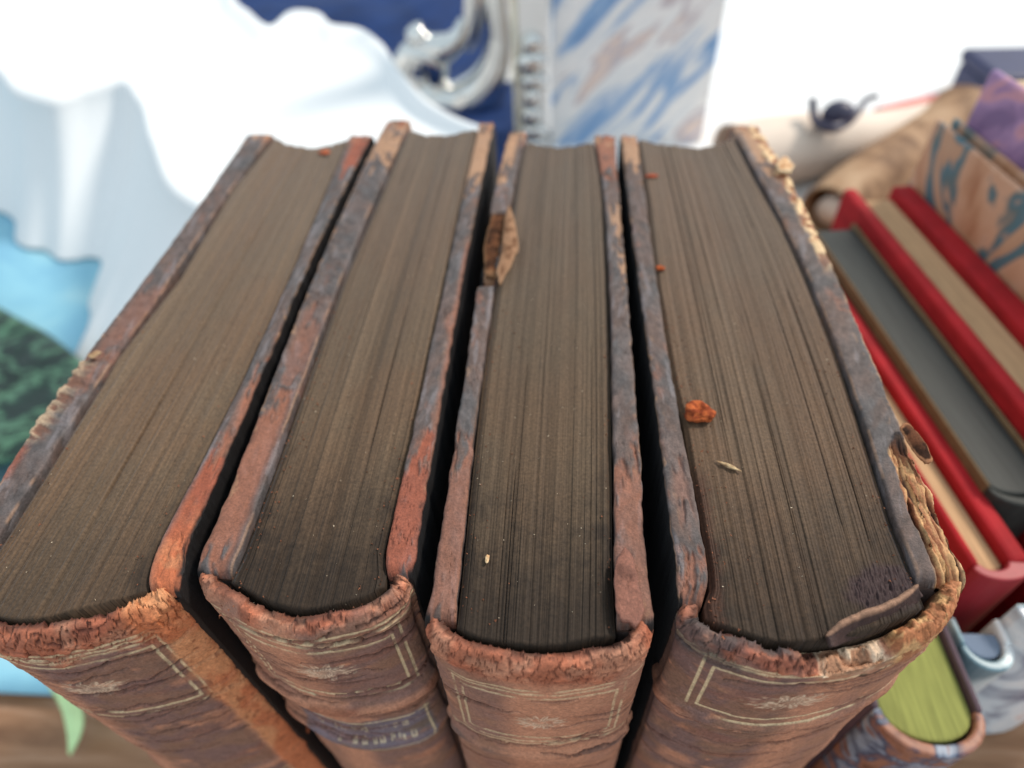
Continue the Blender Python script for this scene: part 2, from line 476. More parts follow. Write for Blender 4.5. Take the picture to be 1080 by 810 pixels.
    for (z1, z2, sl, sr, dd) in deco.get('frames', []):
        for k in range(2):
            a1, a2, l, r = z1 - k * dd * 1.4, z2 + k * dd * 1.4, sl + k * dd, sr - k * dd
            ins_z = (Zp < a1 + .0002) & (Zp > a2 - .0002); ins_s = (S > l - .0002) & (S < r + .0002)
            gm = np.maximum(gm, sst(.00036, .00016, np.abs(Zp - a1)) * ins_s)
            gm = np.maximum(gm, sst(.00036, .00016, np.abs(Zp - a2)) * ins_s)
            gm = np.maximum(gm, sst(.00030, .00014, np.minimum(np.abs(S - l), np.abs(S - r))) * ins_z)
    if not np.isscalar(gm):
        base = mix(base, A['gilt'], .86 * gm * wear); disp -= .00008 * gm
    for (s0, z0, ra, rb) in deco.get('ornaments', []):
        a = (S - s0) / ra; b = (Zp - z0) / rb; r = np.hypot(a, b); th = np.arctan2(b, a)
        pet = sst(1.0, .86, r / (.80 + .20 * np.cos(14 * th)))
        st = .35 + .65 * sst(.2, .8, .5 + .5 * np.cos(28 * th + 3 * r)) * sst(.1, .25, r)
        base = mix(base, rgb(222, 196, 168), pet * st * .8 * sst(.25, .5, fbm(S * 500, D * 600, seed + 11, 4)))
    for (z1, z2, sl, sr) in deco.get('labels', []):
        ins = sst(z2 - .0004, z2 + .0003, Zp) * sst(z1 + .0004, z1 - .0003, Zp) * sst(sl - .0006, sl + .0003, S) * sst(sr + .0005, sr - .0003, S)
        base = mix(base, mix(rgb(112, 108, 122), rgb(104, 92, 84), sst(.4, .6, f1)), .85 * ins * sst(.22, .42, f2 + .1))
        bd = (lines_near(Zp, (z1 - .0005, z2 + .0005), .0003) * ((S > sl) & (S < sr)) + lines_near(S, (sr - .0007,), .0003) * ((Zp < z1) & (Zp > z2)))
        base = mix(base, A['gilt'], .7 * np.clip(bd, 0, 1) * wear)
        # rubbed, unreadable remnants of the gilt title in three rows of letters
        rr = np.random.default_rng(5)
        for k in range(3):
            zc = z1 + (z2 - z1) * (.22 + .28 * k)
            x = sl + .10 * (sr - sl) + .06 * (sr - sl) * k
            while x < sr - .0022:
                wl = rr.uniform(.0007, .0012)
                if rr.random() < .86:
                    a = np.abs(S - x) / (wl * .5); b = np.abs(Zp - zc) / .0011
                    ring = sst(1.1, .8, np.maximum(a, b)) * (1 - .8 * sst(.62, .42, np.hypot(a + rr.uniform(-.5, .5), b * 1.1 + rr.uniform(-.3, .3))))
                    ring *= sst(.46, .66, fbm(S * 700, Zp * 700, seed + 14, 3) + .06)
                    base = mix(base, rgb(214, 198, 166), .75 * ring)
                x += wl * 1.75
    # long cracks running round the spine
    ncr = deco.get('cracks', 1.0)
    rc = np.random.default_rng(seed)
    zvis = deco.get('zvis', -.05)
    for k in range(int(26 * ncr)):
        z0 = rc.uniform(zvis, capz - .0005); s0 = rc.uniform(.08, .92) * L; ln = rc.uniform(.10, .42) * L
        t = (S - s0) / ln
        path = z0 + (fbm(S * 190 + k * 3.7, k * 1.3, seed + k, 4) - .5) * .0040 + t * rc.uniform(-.0012, .0012)
        wd = rc.uniform(.00016, .00034) * np.clip(1 - t * t, 0, 1) * (.35 + 1.3 * fbm(S * 420 + k, 2.0, seed + 5 + k, 2))
        c = sst(wd + .00014, wd * .4, np.abs(Zp - path)) * (np.abs(t) < 1) * (wd > .00005)
        lip = sst(.0010, .0002, np.abs(Zp - path)) * np.clip(1 - t * t, 0, 1)
        base = mix(base, A['orange'], .35 * lip); base = mix(base, rgb(58, 28, 22), .88 * c); disp = disp - .0006 * c +   .0001 * lip * (Zp < path)
    if 'paint' in deco:
        base, disp = deco['paint'](S, U, Zp, D, base, disp, seed)
    # hinge groove at either side
    hg = np.exp(-((U - .045) / .018) ** 2) + np.exp(-((U - .955) / .018) ** 2)
    disp -= .0004 * hg * sst(-.002, -.006, Zp)
    fade = 1 - sst(zdeep + .004, zdeep, Zp)
    Oo = O + disp * np.clip(fade + .15, 0, 1) * sst(-.011, -.004, np.where(D < d[4], -.012, -.003))
    P = np.stack([q[:, 0][:, None] + N[:, 0][:, None] * Oo, q[:, 1][:, None] + N[:, 1][:, None] * Oo, Z], -1)
    if cap is not None:
        P, base = cap(P, base, S, U, Zp, D)
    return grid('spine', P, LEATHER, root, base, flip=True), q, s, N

def pages(root, Li, Ri, far, q, N, seed, dirt=.4, nx=420, ny=300, ztop=-.0009, paint=None, gap=.00028, warm=0.0, tint=(1, 1, 1)):
    yl, xl = rowf(Li); yr, xr = rowf(Ri)
    fp = np.array(far, float); fw = onz(fp[:, 0], fp[:, 1], ztop)
    u = np.linspace(0, 1, nx)
    # near end follows the inside of the spine, far end is the hollow fore edge
    inner = q - N * .0031
    io = np.argsort(inner[:, 0]); ix, iy = inner[io, 0], inner[io, 1]
    ymid = .5 * (yl.min() + yl.max())
    X0 = np.interp(iy.min() + .001, yl, xl) + gap; X1 = np.interp(iy.min() + .001, yr, xr) - gap
    fo = np.argsort(fw[:, 0]); fx, fy = fw[fo, 0], fw[fo, 1]
    yn = np.interp(X0 + (X1 - X0) * u, ix, iy); yf = np.interp(u, (fx - fx[0]) / (fx[-1] - fx[0]), fy)
    k = np.hanning(31); k /= k.sum()
    yf = np.convolve(np.pad(yf, 15, mode='edge'), k, 'valid'); yn = np.convolve(np.pad(yn, 15, mode='edge'), k, 'valid')
    t = np.linspace(0, 1, ny)
    leafy = (fbm(u * nx * .35, 2.2, seed, 3) - .5) * .0012
    Y = yn[:, None] + ((yf + leafy) - yn)[:, None] * t[None]
    XL = np.interp(Y, yl, xl) + gap; XR = np.interp(Y, yr, xr) - gap
    g_ = np.linspace(Y.min(), Y.max(), 200)
    pl_ = np.polyfit(g_, np.interp(g_, yl, xl) + gap, 2); pr_ = np.polyfit(g_, np.interp(g_, yr, xr) - gap, 2)
    Uu = np.repeat(u[:, None], ny, 1)
    wob = (fbm(Uu * 9, t[None] * 3.0, seed + 1, 2) - .5) * .004 * np.sin(np.pi * Uu)
    X = XL + (XR - XL) * (Uu + wob)
    Xs = np.polyval(pl_, Y) + (np.polyval(pr_, Y) - np.polyval(pl_, Y)) * (Uu + wob)
    wgt = sst(.0, .16, np.minimum(Uu, 1 - Uu))
    X = X * (1 - wgt) + Xs * wgt
    Wm = Uu * (X1 - X0)                                              # metres across the leaves
    leaf = fbm(Wm * 5200, Y * 24, seed + 2, 3) - .5
    sig = fbm(Wm * 1150, Y * 9, seed + 3, 3) - .5
    big = fbm(Wm * 260, Y * 9 + 3, seed + 4, 3) - .5
    Z = ztop + leaf * .00014 + sig * .00022 + big * .0004
    rg = np.random.default_rng(seed + 99).normal(size=4000)
    gi = np.floor(Wm * 560 + 2.2 * fbm(Wm * 90, Y * 1.5, seed + 6, 2)).astype(int)
    gj = np.floor(Wm * 2100 + 1.2 * fbm(Wm * 200, Y * 2.5, seed + 7, 2)).astype(int)
    step = np.clip(rg[gi % 4000], -1.8, 1.8); fine_ = np.clip(rg[(gj + 1300) % 4000], -1.8, 1.8)
    Z = Z + step * .00009 + fine_ * .00005
    A = ALB
    base = np.ones(Z.shape)[..., None] * A['page']
    base = mix(base, A['page'] * np.array([1.03, .96, .92]), sst(.4, .62, fbm(Wm * 90, Y * 40, seed + 5, 4)))
    base = mix(base, A['pdark'], .16 * sst(.47, .70, fbm(Wm * 700, Y * 10, seed + 6, 4)))
    base = base * (1 + .20 * leaf + .18 * sig + .30 * big + .025 * step + .06 * fine_)[..., None]
    ln_ = sst(.70, .92, vn(Wm * 2600, Y * 5, seed + 2)) * sst(.35, .7, vn(Wm * 500 + 3, Y * 22, seed + 4))
    ln2 = sst(.72, .95, vn(Wm * 1500 + 9, Y * 3, seed + 5)) * sst(.3, .7, vn(Wm * 300 + 3, Y * 14, seed + 6))
    base = mix(base, A['soot'], np.clip(.22 * ln_ + .20 * ln2, 0, .4)); Z -= .0001 * (ln_ + ln2)
    base = base * np.array(tint)
    # dark slits between gatherings
    fz = fbm(Wm * 420, Y * 1.1, seed + 7, 2)
    sl = sst(.010, .002, np.abs(fz - .5)) * sst(.52, .62, fbm(Wm * 300 + 8, Y * 26, seed + 8, 3))
    sl2 = sst(.02, .006, np.abs(fbm(Wm * 1000, Y * 1.3, seed + 9, 2) - .5)) * sst(.60, .70, fbm(Wm * 500 + 8, Y * 45, seed + 10, 3))
    sl = np.clip(sl + .5 * sl2, 0, 1)
    base = mix(base, A['soot'], .34 * sl); Z -= sl * .0003
    # ingrained dirt towards the spine and along the boards, speckled
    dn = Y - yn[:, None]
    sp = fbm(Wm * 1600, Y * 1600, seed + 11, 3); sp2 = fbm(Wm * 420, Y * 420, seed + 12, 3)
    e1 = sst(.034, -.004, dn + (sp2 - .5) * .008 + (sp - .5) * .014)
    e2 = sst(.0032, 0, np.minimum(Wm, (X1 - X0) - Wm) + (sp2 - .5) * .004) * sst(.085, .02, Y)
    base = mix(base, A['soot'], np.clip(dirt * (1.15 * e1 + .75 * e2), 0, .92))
    base = mix(base, A['soot'], .22 * sst(.62, .78, sp))
    base = mix(base, base * np.array([1.08, 1.0, .90]), warm * sst(.3, .7, sp2))
    base = mix(base, rgb(108, 97, 88), .30 * sst(.05, .16, Y))     # grey glancing sheen painted into the colour towards the fore edge
    if paint: base, Z = paint(X, Y, Wm, base, Z)
    # soft shoulders at the edges of the block
    ed = np.minimum(Uu, 1 - Uu) * (X1 - X0)
    Z -= .0006 * sst(.0010, 0, ed)
    P = np.stack([X, Y, Z], -1)
    # walls: repeat the border ring at the table
    low = P.copy(); low[..., 2] = TZ + .0004
    P2 = np.empty((nx + 2, ny + 2, 3)); C2 = np.empty_like(P2)
    P2[1:-1, 1:-1] = P; C2[1:-1, 1:-1] = base
    for sli, src in ((np.s_[0, 1:-1], np.s_[0, :]), (np.s_[-1, 1:-1], np.s_[-1, :]), (np.s_[1:-1, 0], np.s_[:, 0]), (np.s_[1:-1, -1], np.s_[:, -1])):
        P2[sli] = low[src]; C2[sli] = base[src]
    for a, b in ((0, 0), (0, -1), (-1, 0), (-1, -1)):
        P2[a, b] = low[a, b]; C2[a, b] = base[a, b]
    uv = np.stack([P2[..., 0] * 0, P2[..., 1]], -1)
    uv[..., 0] = np.pad(Wm, 1, mode='edge'); uv[..., 1] = np.pad(Y, 1, mode='edge') 
    return grid('page_block', P2, PAPER, root, C2, uv, flip=False)

def local(spine_ret, px, py):
    """(s, z) of the spine surface under a photo pixel"""
    q, s = spine_ret
    zz = np.linspace(0, -.11, 440)
    Pn = np.empty((len(q), len(zz), 3)); Pn[..., :2] = q[:, None]; Pn[..., 2] = zz[None]
    a, b = proj(Pn)
    k = np.argmin((a - px) ** 2 + (b - py) ** 2)
    i, j = np.unravel_index(k, a.shape)
    return float(s[i]), float(zz[j])

BOOKS = [
 dict(label='leftmost of the four old leather books, spine pulled askew with a wide bare orange hinge',
  Lo=[(265,138),(228,185),(205,222),(150,300),(110,345),(67,400),(45,435),(22,467),(3,503),(-40,562),(-70,602)],
  Li=[(284,146),(240,198),(184,292),(115,376),(102,400),(50,482),(0,560),(-28,600)],
  Ri=[(367,147),(344,200),(295,317),(250,412),(207,492),(162,580),(154,606),(154,622)],
  Ro=[(394,138),(375,172),(348,228),(325,275),(275,397),(230,492),(200,560),(190,600),(189,618)],
  far=[(284,145),(302,153),(331,157),(351,152),(368,146)],
  out=[(-71,600),(-63,642),(-30,670),(20,678),(70,670),(120,657),(158,642),(184,626),(190,606)]),
 dict(label='second old leather book from the left, with the worn blue title label on its spine',
  Lo=[(412,123),(398,142),(372,200),(339,268),(305,350),(287,402),(262,462),(232,535),(208,585),(203,602)],
  Li=[(427,135),(400,198),(360,288),(321,395),(294,470),(250,585),(240,603)],
  Ri=[(504,135),(490,198),(468,300),(447,400),(432,467),(418,525),(405,580),(408,602)],
  Ro=[(521,125),(514,165),(505,203),(490,275),(471,397),(457,470),(446,535),(437,592),(435,605)],
  far=[(427,137),(450,143),(475,142),(504,136)],
  out=[(203,600),(208,617),(236,640),(270,658),(312,667),(355,662),(400,648),(425,628),(435,604)]),
 dict(label='thinnest old leather book, third from the left, its left cover edge broken open',
  Lo=[(538,135),(528,168),(516,225),(504,300),(490,397),(485,420),(471,511),(456,612),(450,637),(446,652)],
  Li=[(556,140),(548,160),(540,210),(522,300),(507,397),(493,519),(483,617),(480,645)],
  Ri=[(628,148),(637,195),(642,285),(646,397),(648,497),(649,600),(652,655)],
  Ro=[(649,138),(652,195),(660,280),(669,397),(675,470),(681,580),(687,630),(690,658)],
  far=[(556,150),(590,156),(628,151)],
  out=[(446,650),(449,666),(478,690),(528,704),(575,708),(630,701),(672,688),(688,670),(690,656)]),
 dict(label='thickest of the four old leather books, far right, with frayed board and torn head cap',
  Lo=[(654,138),(661,196),(675,305),(689,409),(700,493),(712,585),(716,622),(717,634)],
  Li=[(672,145),(682,209),(692,299),(709,399),(721,448),(728,490),(735,525),(747,597),(748,618),(742,634)],
  Ri=[(779,146),(800,187),(828,233),(850,280),(881,356),(910,443),(943,543),(972,612)],
  Ro=[(797,128),(818,157),(852,221),(877,278),(906,343),(935,410),(954,457),(978,505),(1003,560),(1024,614)],
  far=[(674,147),(700,153),(740,156),(765,152),(779,145)],
  out=[(717,632),(716,656),(736,674),(770,690),(820,703),(880,701),(940,689),(988,668),(1012,646),(1021,618)]),
]
GROUP = 'old leather books standing side by side'
def frame_from(sp, pts):
    return [local(sp, *p) for p in pts]

def torn3(YY, WW, arc, Z, X, base, top):          # ragged break in the left board of the third book
    ya, yb = yw(300, 525), yw(224, 525)
    n = fbm(YY * 500, arc * 700, 33, 4)
    m = sst(ya - .001, ya + .002, YY) * sst(yb + .001, yb - .002, YY) * sst(.9, .6, WW + (n - .5) * .6)
    Z = Z - m * top * (.0022 + .0025 * (fbm(YY * 700, arc * 900, 34, 3) - .4))
    base = mix(base, mix(ALB['tan'], rgb(104, 62, 38), sst(.38, .6, fbm(YY * 600, arc * 600, 35, 4))), m)
    return Z, X, base
def torn4(YY, WW, arc, Z, X, base, top):          # split, fibrous outer half of the right board
    ya, yb = yw(622, 1000), yw(455, 955)
    edge = .60 + .14 * (fbm(YY * 260, 1.0, 41, 3) - .5) - .30 * sst(ya + .022, yb, YY)
    m = sst(yb + .0005, yb - .004, YY) * sst(edge + .05, edge - .02, WW)
    rid = 1 - np.abs(2 * fbm(YY * 60, WW * 14 + fbm(YY * 300, WW * 4, 44, 4) * 1.0, 42, 3) - 1)
    rid2 = fbm(YY * 260, WW * 26, 43, 6)
    Z = Z + m * top * (-.0010 + 2.6e-3 * (rid - .75) + 1.1e-3 * (rid2 - .5))
    X = X + m * top * (rid2 - .5) * .0012
    c = mix(rgb(150, 92, 58), rgb(206, 160, 110), sst(.48, .66, rid2))
    c = mix(rgb(70, 40, 28), c, sst(.66, .84, rid + .5 * (rid2 - .5)))
    base = mix(base, c, m)
    rim = sst(yw(140, 800), yw(200, 835), YY) * 0
    return Z, X, base
def edge4(YY, WW, arc, Z, X, base, top):
    Z, X, base = torn4(YY, WW, arc, Z, X, base, top)
    m = sst(yw(300, 880), yw(250, 860), YY) * sst(.5, .30, WW + (fbm(YY * 400, arc * 600, 47, 4) - .5) * .4)
    n = fbm(YY * 700, arc * 900, 48, 4)
    base = mix(base, mix(rgb(150, 96, 64), rgb(232, 196, 150), sst(.42, .62, n)), m)
    Z = Z + m * top * (n - .6) * .0016
    m2 = sst(.16, .04, WW + (n - .5) * .2)
    base = mix(base, rgb(222, 186, 146), .7 * m2)
    return Z, X, base
def fray1(YY, WW, arc, Z, X, base, top):          # fuzzy outer rim of the leftmost board
    ya, yb = yw(467, 22), yw(378, 85)
    n = fbm(YY * 900 + WW * 3, WW * 2.2, 51, 4)
    m = sst(ya - .001, ya + .002, YY) * sst(yb + .002, yb - .001, YY)
    m1 = m * sst(.75, .2, WW + (n - .5) * .8)
    base = mix(base, mix(rgb(112, 74, 56), rgb(196, 168, 136), sst(.45, .64, n)), .8 * m1)
    Z = Z + top * m1 * (n - .5) * .0014
    X = X - top * m * sst(.3, 0, WW) * np.abs(n - .4) * .0016
    red = sst(yw(510, 0), yw(500, 0), YY) * sst(yw(464, 20), yw(475, 20), YY) * sst(.45, .15, WW)
    base = mix(base, ALB['bright'], .8 * red)
    return Z, X, base

def hingeboard(YY, WW, arc, Z, X, base, top):
    m = sst(yw(520, 215), yw(590, 192), YY + (fbm(YY * 300, arc * 300, 91, 3) - .5) * .006) * sst(.85, .6, WW)
    n = fbm(YY * 400, arc * 400, 92, 5)
    return Z, X, mix(base, mix(rgb(176, 96, 60), rgb(186, 118, 80), sst(.4, .6, n)), .92 * m)
PAT = [
 dict(L=[(300, 372, 'orange', .3, .9, .35)], R=[(600, 492, 'bright', .0, .7, .95), (492, 400, 'orange', .0, .45, .8), (170, 138, 'bright', .0, .6, .9), (640, 575, 'orange', .0, .95, .9)]),
 dict(L=[(600, 430, 'orange', .05, .75, .75), (165, 130, 'tan', .2, .9, .8), (330, 400, 'orange', .3, .8, .4)], R=[(600, 478, 'bright', .0, .92, .85), (470, 250, 'orange', .0, .25, .7), (190, 130, 'tan', .0, .9, .8)]),
 dict(L=[(655, 480, 'orange', .0, .9, .55), (180, 140, 'tan', .0, .6, .9)], R=[(660, 500, 'orange', .0, .9, .55), (182, 140, 'orange', .1, .9, .8), (300, 275, 'tan', .0, .4, .8), (245, 222, 'tan', .1, .6, .7)]),
 dict(L=[(640, 600, 'orange', .2, .9, .7), (176, 140, 'tan', .1, .9, .8), (540, 500, 'orange', .4, .7, .3)], R=[(180, 130, 'tan', .0, .7, .8)]),
]
TORNS = [(fray1, hingeboard), (None, None), (torn3, None), (None, edge4)]

def hinge1(S, U, Zp, D, base, disp, seed):
    n = fbm(S * 300, D * 300, 61, 5)
    m = sst(.80, .835, U + (n - .5) * .05 - .0 * Zp)
    c = mix(rgb(192, 112, 72), rgb(206, 140, 96), sst(.4, .6, fbm(S * 200, D * 120, 62, 4)))
    c = mix(c, rgb(120, 60, 36), .6 * sst(.66, .74, fbm(S * 900, D * 900, 63, 3)))
    base = mix(base, c, .95 * m)
    disp = disp + m * (fbm(S * 700, D * 700, 64, 4) - .5) * .0004 - .0003 * sst(.03, 0, np.abs(U - .815))
    gm = sst(-.012, -.005, Zp) * sst(.74, .82, U)
    return mix(base, c, gm), disp
def cap4(P, base, S, U, Zp, D):
    # broken-away head cap: lowered in the middle, pale torn patch, missing at the right
    n = fbm(S * 500, D * 400, 71, 4)
    brk = sst(.40, .43, U + (n - .5) * .05) * sst(.70, .68, U + (n - .5) * .04)
    top = sst(-.0045, -.001, Zp)
    P[..., 2] -= brk * top * (.0022 + .002 * (n - .5))
    pale = sst(.46, .48, U + (n - .5) * .03) * sst(.67, .65, U + (n - .5) * .03) * sst(-.0065, -.004, Zp + (n - .5) * .003)
    base = mix(base, mix(rgb(214, 186, 158), rgb(168, 122, 92), sst(.45, .6, n)), .9 * pale)
    crk = sst(.0004, .0001, np.abs(Zp + .0068 + (n - .5) * .003)) * sst(.44, .48, U) * sst(.75, .7, U)
    base = mix(base, ALB['dark'], .9 * crk)
    rgt = sst(.66, .70, U + (n - .5) * .05) * sst(-.009, -.005, Zp + (n - .5) * .004)
    base = mix(base, mix(rgb(170, 108, 68), rgb(206, 160, 108), sst(.45, .62, fbm(S * 700, D * 700, 72, 4))), .9 * rgt)
    P[..., 2] += rgt * (fbm(S * 800, D * 800, 73, 4) - .45) * .0012
    left = sst(.40, .36, U + (n - .5) * .08) * sst(-.007, -.005, Zp)
    base = mix(base, ALB['slate'] * .85, .75 * left * sst(.4, .55, fbm(S * 200, D * 300, 74, 4)))
    return P, base

def patch4(X, Y, Wm, base, Z):
    px, py = proj(np.stack([X, Y, Z], -1))
    m = sst(46, 30, np.hypot((px - 932), (py - 622) * 1.5) + 18 * (fbm(X * 900, Y * 900, 81, 4) - .5))
    base = mix(base, rgb(58, 42, 44), .8 * m)
    Z = Z + m * (fbm(X * 2600, Y * 2600, 82, 2) - .4) * .0008
    m = sst(20, 4, np.abs(px - (735 + (py - 520) * .12)) + 14 * (fbm(X * 1200, Y * 1200, 83, 4) - .5)) * sst(480, 520, py)
    base = mix(base, rgb(74, 44, 32), .6 * m)
    return base, Z

book_data = []
for bi, B in enumerate(BOOKS):
    q, s = outline_world(B['out'])
    sp = (q, s)
    cxy = q.mean(0)
    root = empty('old_book', (float(cxy[0]), float(cxy[1]), TZ), B['label'], 'book', GROUP)
    sd = 20 * bi + 3
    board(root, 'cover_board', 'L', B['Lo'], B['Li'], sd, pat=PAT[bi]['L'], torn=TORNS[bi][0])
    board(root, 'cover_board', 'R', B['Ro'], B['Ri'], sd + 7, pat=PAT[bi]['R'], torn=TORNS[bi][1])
    if bi == 0:
        (sR, z1), (sR2, z2) = local(sp, 160, 674), local(sp, 230, 730)
        zh = local(sp, 167, 662)[1]; so, zo = local(sp, 100, 727); zb = local(sp, 150, 768)[1]
        L = s[-1]; sR = .5 * (sR + sR2)
        deco = dict(cap=local(sp, 100, 690)[1], craq=1.0, bands=[(zb, .0020, .0008, 'orange')], hlines=[zh, zh - .0009],
                    frames=[(z1, z2, L * .12, sR, .0013), (zb - .007, zb - .04, L * .12, sR, .0013)], ornaments=[(so, zo, .0065, .0032)], paint=hinge1, cracks=.9, kept=[(.42, .83, .9), (.0, .25, .3)])
    elif bi == 1:
        (sR, z1), (sR2, z2) = local(sp, 408, 664), local(sp, 438, 716)
        zh = local(sp, 330, 676)[1]; so, zo = local(sp, 342, 710); zb = local(sp, 375, 748)[1]
        L = s[-1]
        la, lb = local(sp, 415, 757)[1], local(sp, 420, 790)[1]
        deco = dict(cap=local(sp, 350, 664)[1], craq=.8, bands=[(zb, .0022, .0013, 'orange'), (zb * 2 - zo - .002, .0022, .0012, 'orange')], hlines=[zh, zh - .0014],
                    frames=[(z1, z2, L * .20, L * .86, .0014)], ornaments=[(so, zo, .0058, .0034)], labels=[(la, lb, L * .22, L * .86)], cracks=1.3, kept=[(.52, 1.0, .85), (.1, .3, .5)])
    elif bi == 2:
        L = s[-1]
        z1 = local(sp, 575, 733)[1]; z2 = local(sp, 575, 782)[1]; so, zo = local(sp, 570, 763); zb = local(sp, 575, 796)[1]
        deco = dict(cap=local(sp, 575, 721)[1], craq=.7, bands=[(zb, .0016, .0007, 'slate')], hlines=[z1 + .0012, z2 - .0012, z2 - .002],
                    frames=[(z1, z2, L * .16, L * .84, .0012)], ornaments=[(so, zo, .0045, .0032)], cracks=.8, giltk=.7, kept=[(.05, .36, .7), (.74, .95, .3)])
    else:
        L = s[-1]
        (sL, z1), (sL2, z2) = local(sp, 747, 690), local(sp, 722, 742)
        zh = local(sp, 765, 697)[1]; so, zo = local(sp, 832, 740); zb = local(sp, 790, 768)[1]
        deco = dict(cap=local(sp, 800, 704)[1], craq=.9, bands=[(zb, .0018, .0007, 'orange')], hlines=[zh, zh - .0008],
                    frames=[(z1 - .001, z2, .5 * (sL + sL2), L * .90, .0014)], ornaments=[(so, zo, .0070, .0030)], cracks=.7, capk=.85, kept=[(.0, .46, .95), (.62, .80, .5)])
    print('book', bi, {k: v for k, v in deco.items() if k != 'paint'}, 'L', s[-1])
    so_, q, s, N = spine(root, B['out'], sd + 11, deco, cap=cap4 if bi == 3 else None)
    pages(root, B['Li'], B['Ri'], B['far'], q, N, sd + 5, dirt=(.5, .85, .9, .75)[bi], paint=patch4 if bi == 3 else None, warm=(.3, .2, .2, .3)[bi], tint=((1.14, 1.13, 1.10), (.92, .90, .86), (.80, .79, .75), (.96, .90, .85))[bi])
    book_data.append((root, sp))

# ------------------------------------------------------------------ torn pieces that belong to the books
def plate(name, px, z, mat, parent, thick=.0006, col=None, bend=0.0, seed=0, n=12, jag=.14):
    """a torn shard: fan of rings inside a px outline on the plane z, buckled, with real thickness"""
    p = np.array(px, float); w = onz(p[:, 0], p[:, 1], z)
    w = np.vstack([w, w[:1]])
    d = np.r_[0, np.cumsum(np.linalg.norm(np.diff(w, axis=0), axis=1))]
    s = np.linspace(0, d[-1], 72)[:-1]
    e = np.stack([np.interp(s, d, w[:, i]) for i in range(3)], -1)
    c = e.mean(0)
    e = e + (e - c) * ((fbm(s * 900, seed, seed, 3) - .5) * jag)[:, None]
    r = np.linspace(1, .02, n)
    P = c + (e - c)[:, None] * r[None, :, None]
    dist = 1 - r[None, :]
    P[..., 2] += bend * (dist ** .6) + (fbm(P[..., 0] * 600, P[..., 1] * 600, seed + 2, 4) - .5) * .0007
    cc = mix(col[0], col[1], sst(.4, .62, fbm(P[..., 0] * 700, P[..., 1] * 700, seed + 3, 4)))
    cc = mix(cc, col[2], sst(.82, .95, np.repeat(r[None], len(e), 0)))
    o = grid(name, P, mat, parent, cc, close_u=True, flip=True)
    m = o.modifiers.new('thickness', 'SOLIDIFY'); m.thickness = thick; m.offset = 0
    return o
B1, B2, B3, B4 = [b[0] for b in book_data]
tan = (rgb(150, 114, 88), rgb(108, 76, 56), rgb(150, 116, 90))
plate('torn_leather', [(537, 218), (542, 232), (545, 250), (547, 262), (538, 282), (527, 301), (524, 290), (530, 268), (532, 245), (534, 228)], .0006, TORN, B3, .0007, tan, .0003, 5)
plate('torn_leather', [(520, 226), (528, 216), (533, 226), (530, 250), (524, 272), (524, 296), (512, 292), (511, 262)], -.0010, TORN, B3, .0008, (rgb(104, 66, 44), rgb(60, 38, 26), rgb(134, 98, 70)), .0004, 6)
lc = (rgb(134, 86, 70), rgb(112, 70, 56), rgb(124, 80, 66))
plate('loose_leather', [(659, 578), (666, 588), (670, 602), (673, 622), (679, 645), (676, 654), (670, 663), (664, 657), (655, 656), (650, 644), (648, 612), (650, 592)], .0004, LEATHER, B3, .0006, lc, .0002, 7, jag=.10)
plate('leather_flake', [(949, 450), (957, 448), (966, 458), (975, 472), (983, 487), (977, 491), (968, 482), (957, 467)], .0010, TORN, B4, .0007, (rgb(96, 60, 42), rgb(50, 32, 24), rgb(166, 116, 84)), .0005, 10, jag=.25)
plate('torn_leather', [(819, 172), (828, 166), (836, 176), (833, 182), (822, 180)], .0010, TORN, B4, .0007, (rgb(226, 190, 150), rgb(190, 140, 100), rgb(236, 208, 170)), .0004, 12, jag=.6)
plate('torn_leather', [(94, 376), (102, 371), (106, 373), (97, 378)], .0008, TORN, B1, .0006, (rgb(170, 140, 108), rgb(140, 106, 80), rgb(176, 146, 116)), .0003, 13, jag=.6)
# lining strip curling out of the torn head cap of the thickest book
c = smooth_path(onz(*np.array([(872, 668), (886, 658), (905, 649), (928, 641), (948, 631), (960, 622), (967, 616)], float).T, .0002), 120)
r = np.linspace(0, 1, 10); sx = np.linspace(0, 1, 120)
P = np.repeat(c[:, None], 10, 1)
hh = .0002 + .0034 * np.sin(np.pi * np.clip(sx, 0, 1)) ** .7
P[..., 2] = -.0002 + .0009 * np.sin(np.pi * sx)[:, None] - hh[:, None] * r[None] + ((fbm(sx * 12, 1.0, 3, 3) - .5) * .0010)[:, None] * (1 - r[None])
P[..., 1] -= (.0014 * r)[None]; P[..., 0] += (.0004 * r)[None]
cc = mix(rgb(146, 110, 88) * np.ones((120, 10, 1)), rgb(60, 40, 36) * np.ones((120, 10, 1)), np.repeat(sst(.06, .22, r)[None], 120, 0))  # light edge, then a dark face: shade of the cavity painted in
o = grid('lining_strip', P, LEATHER, B4, cc); m = o.modifiers.new('thickness', 'SOLIDIFY'); m.thickness = .0006; m.offset = 0

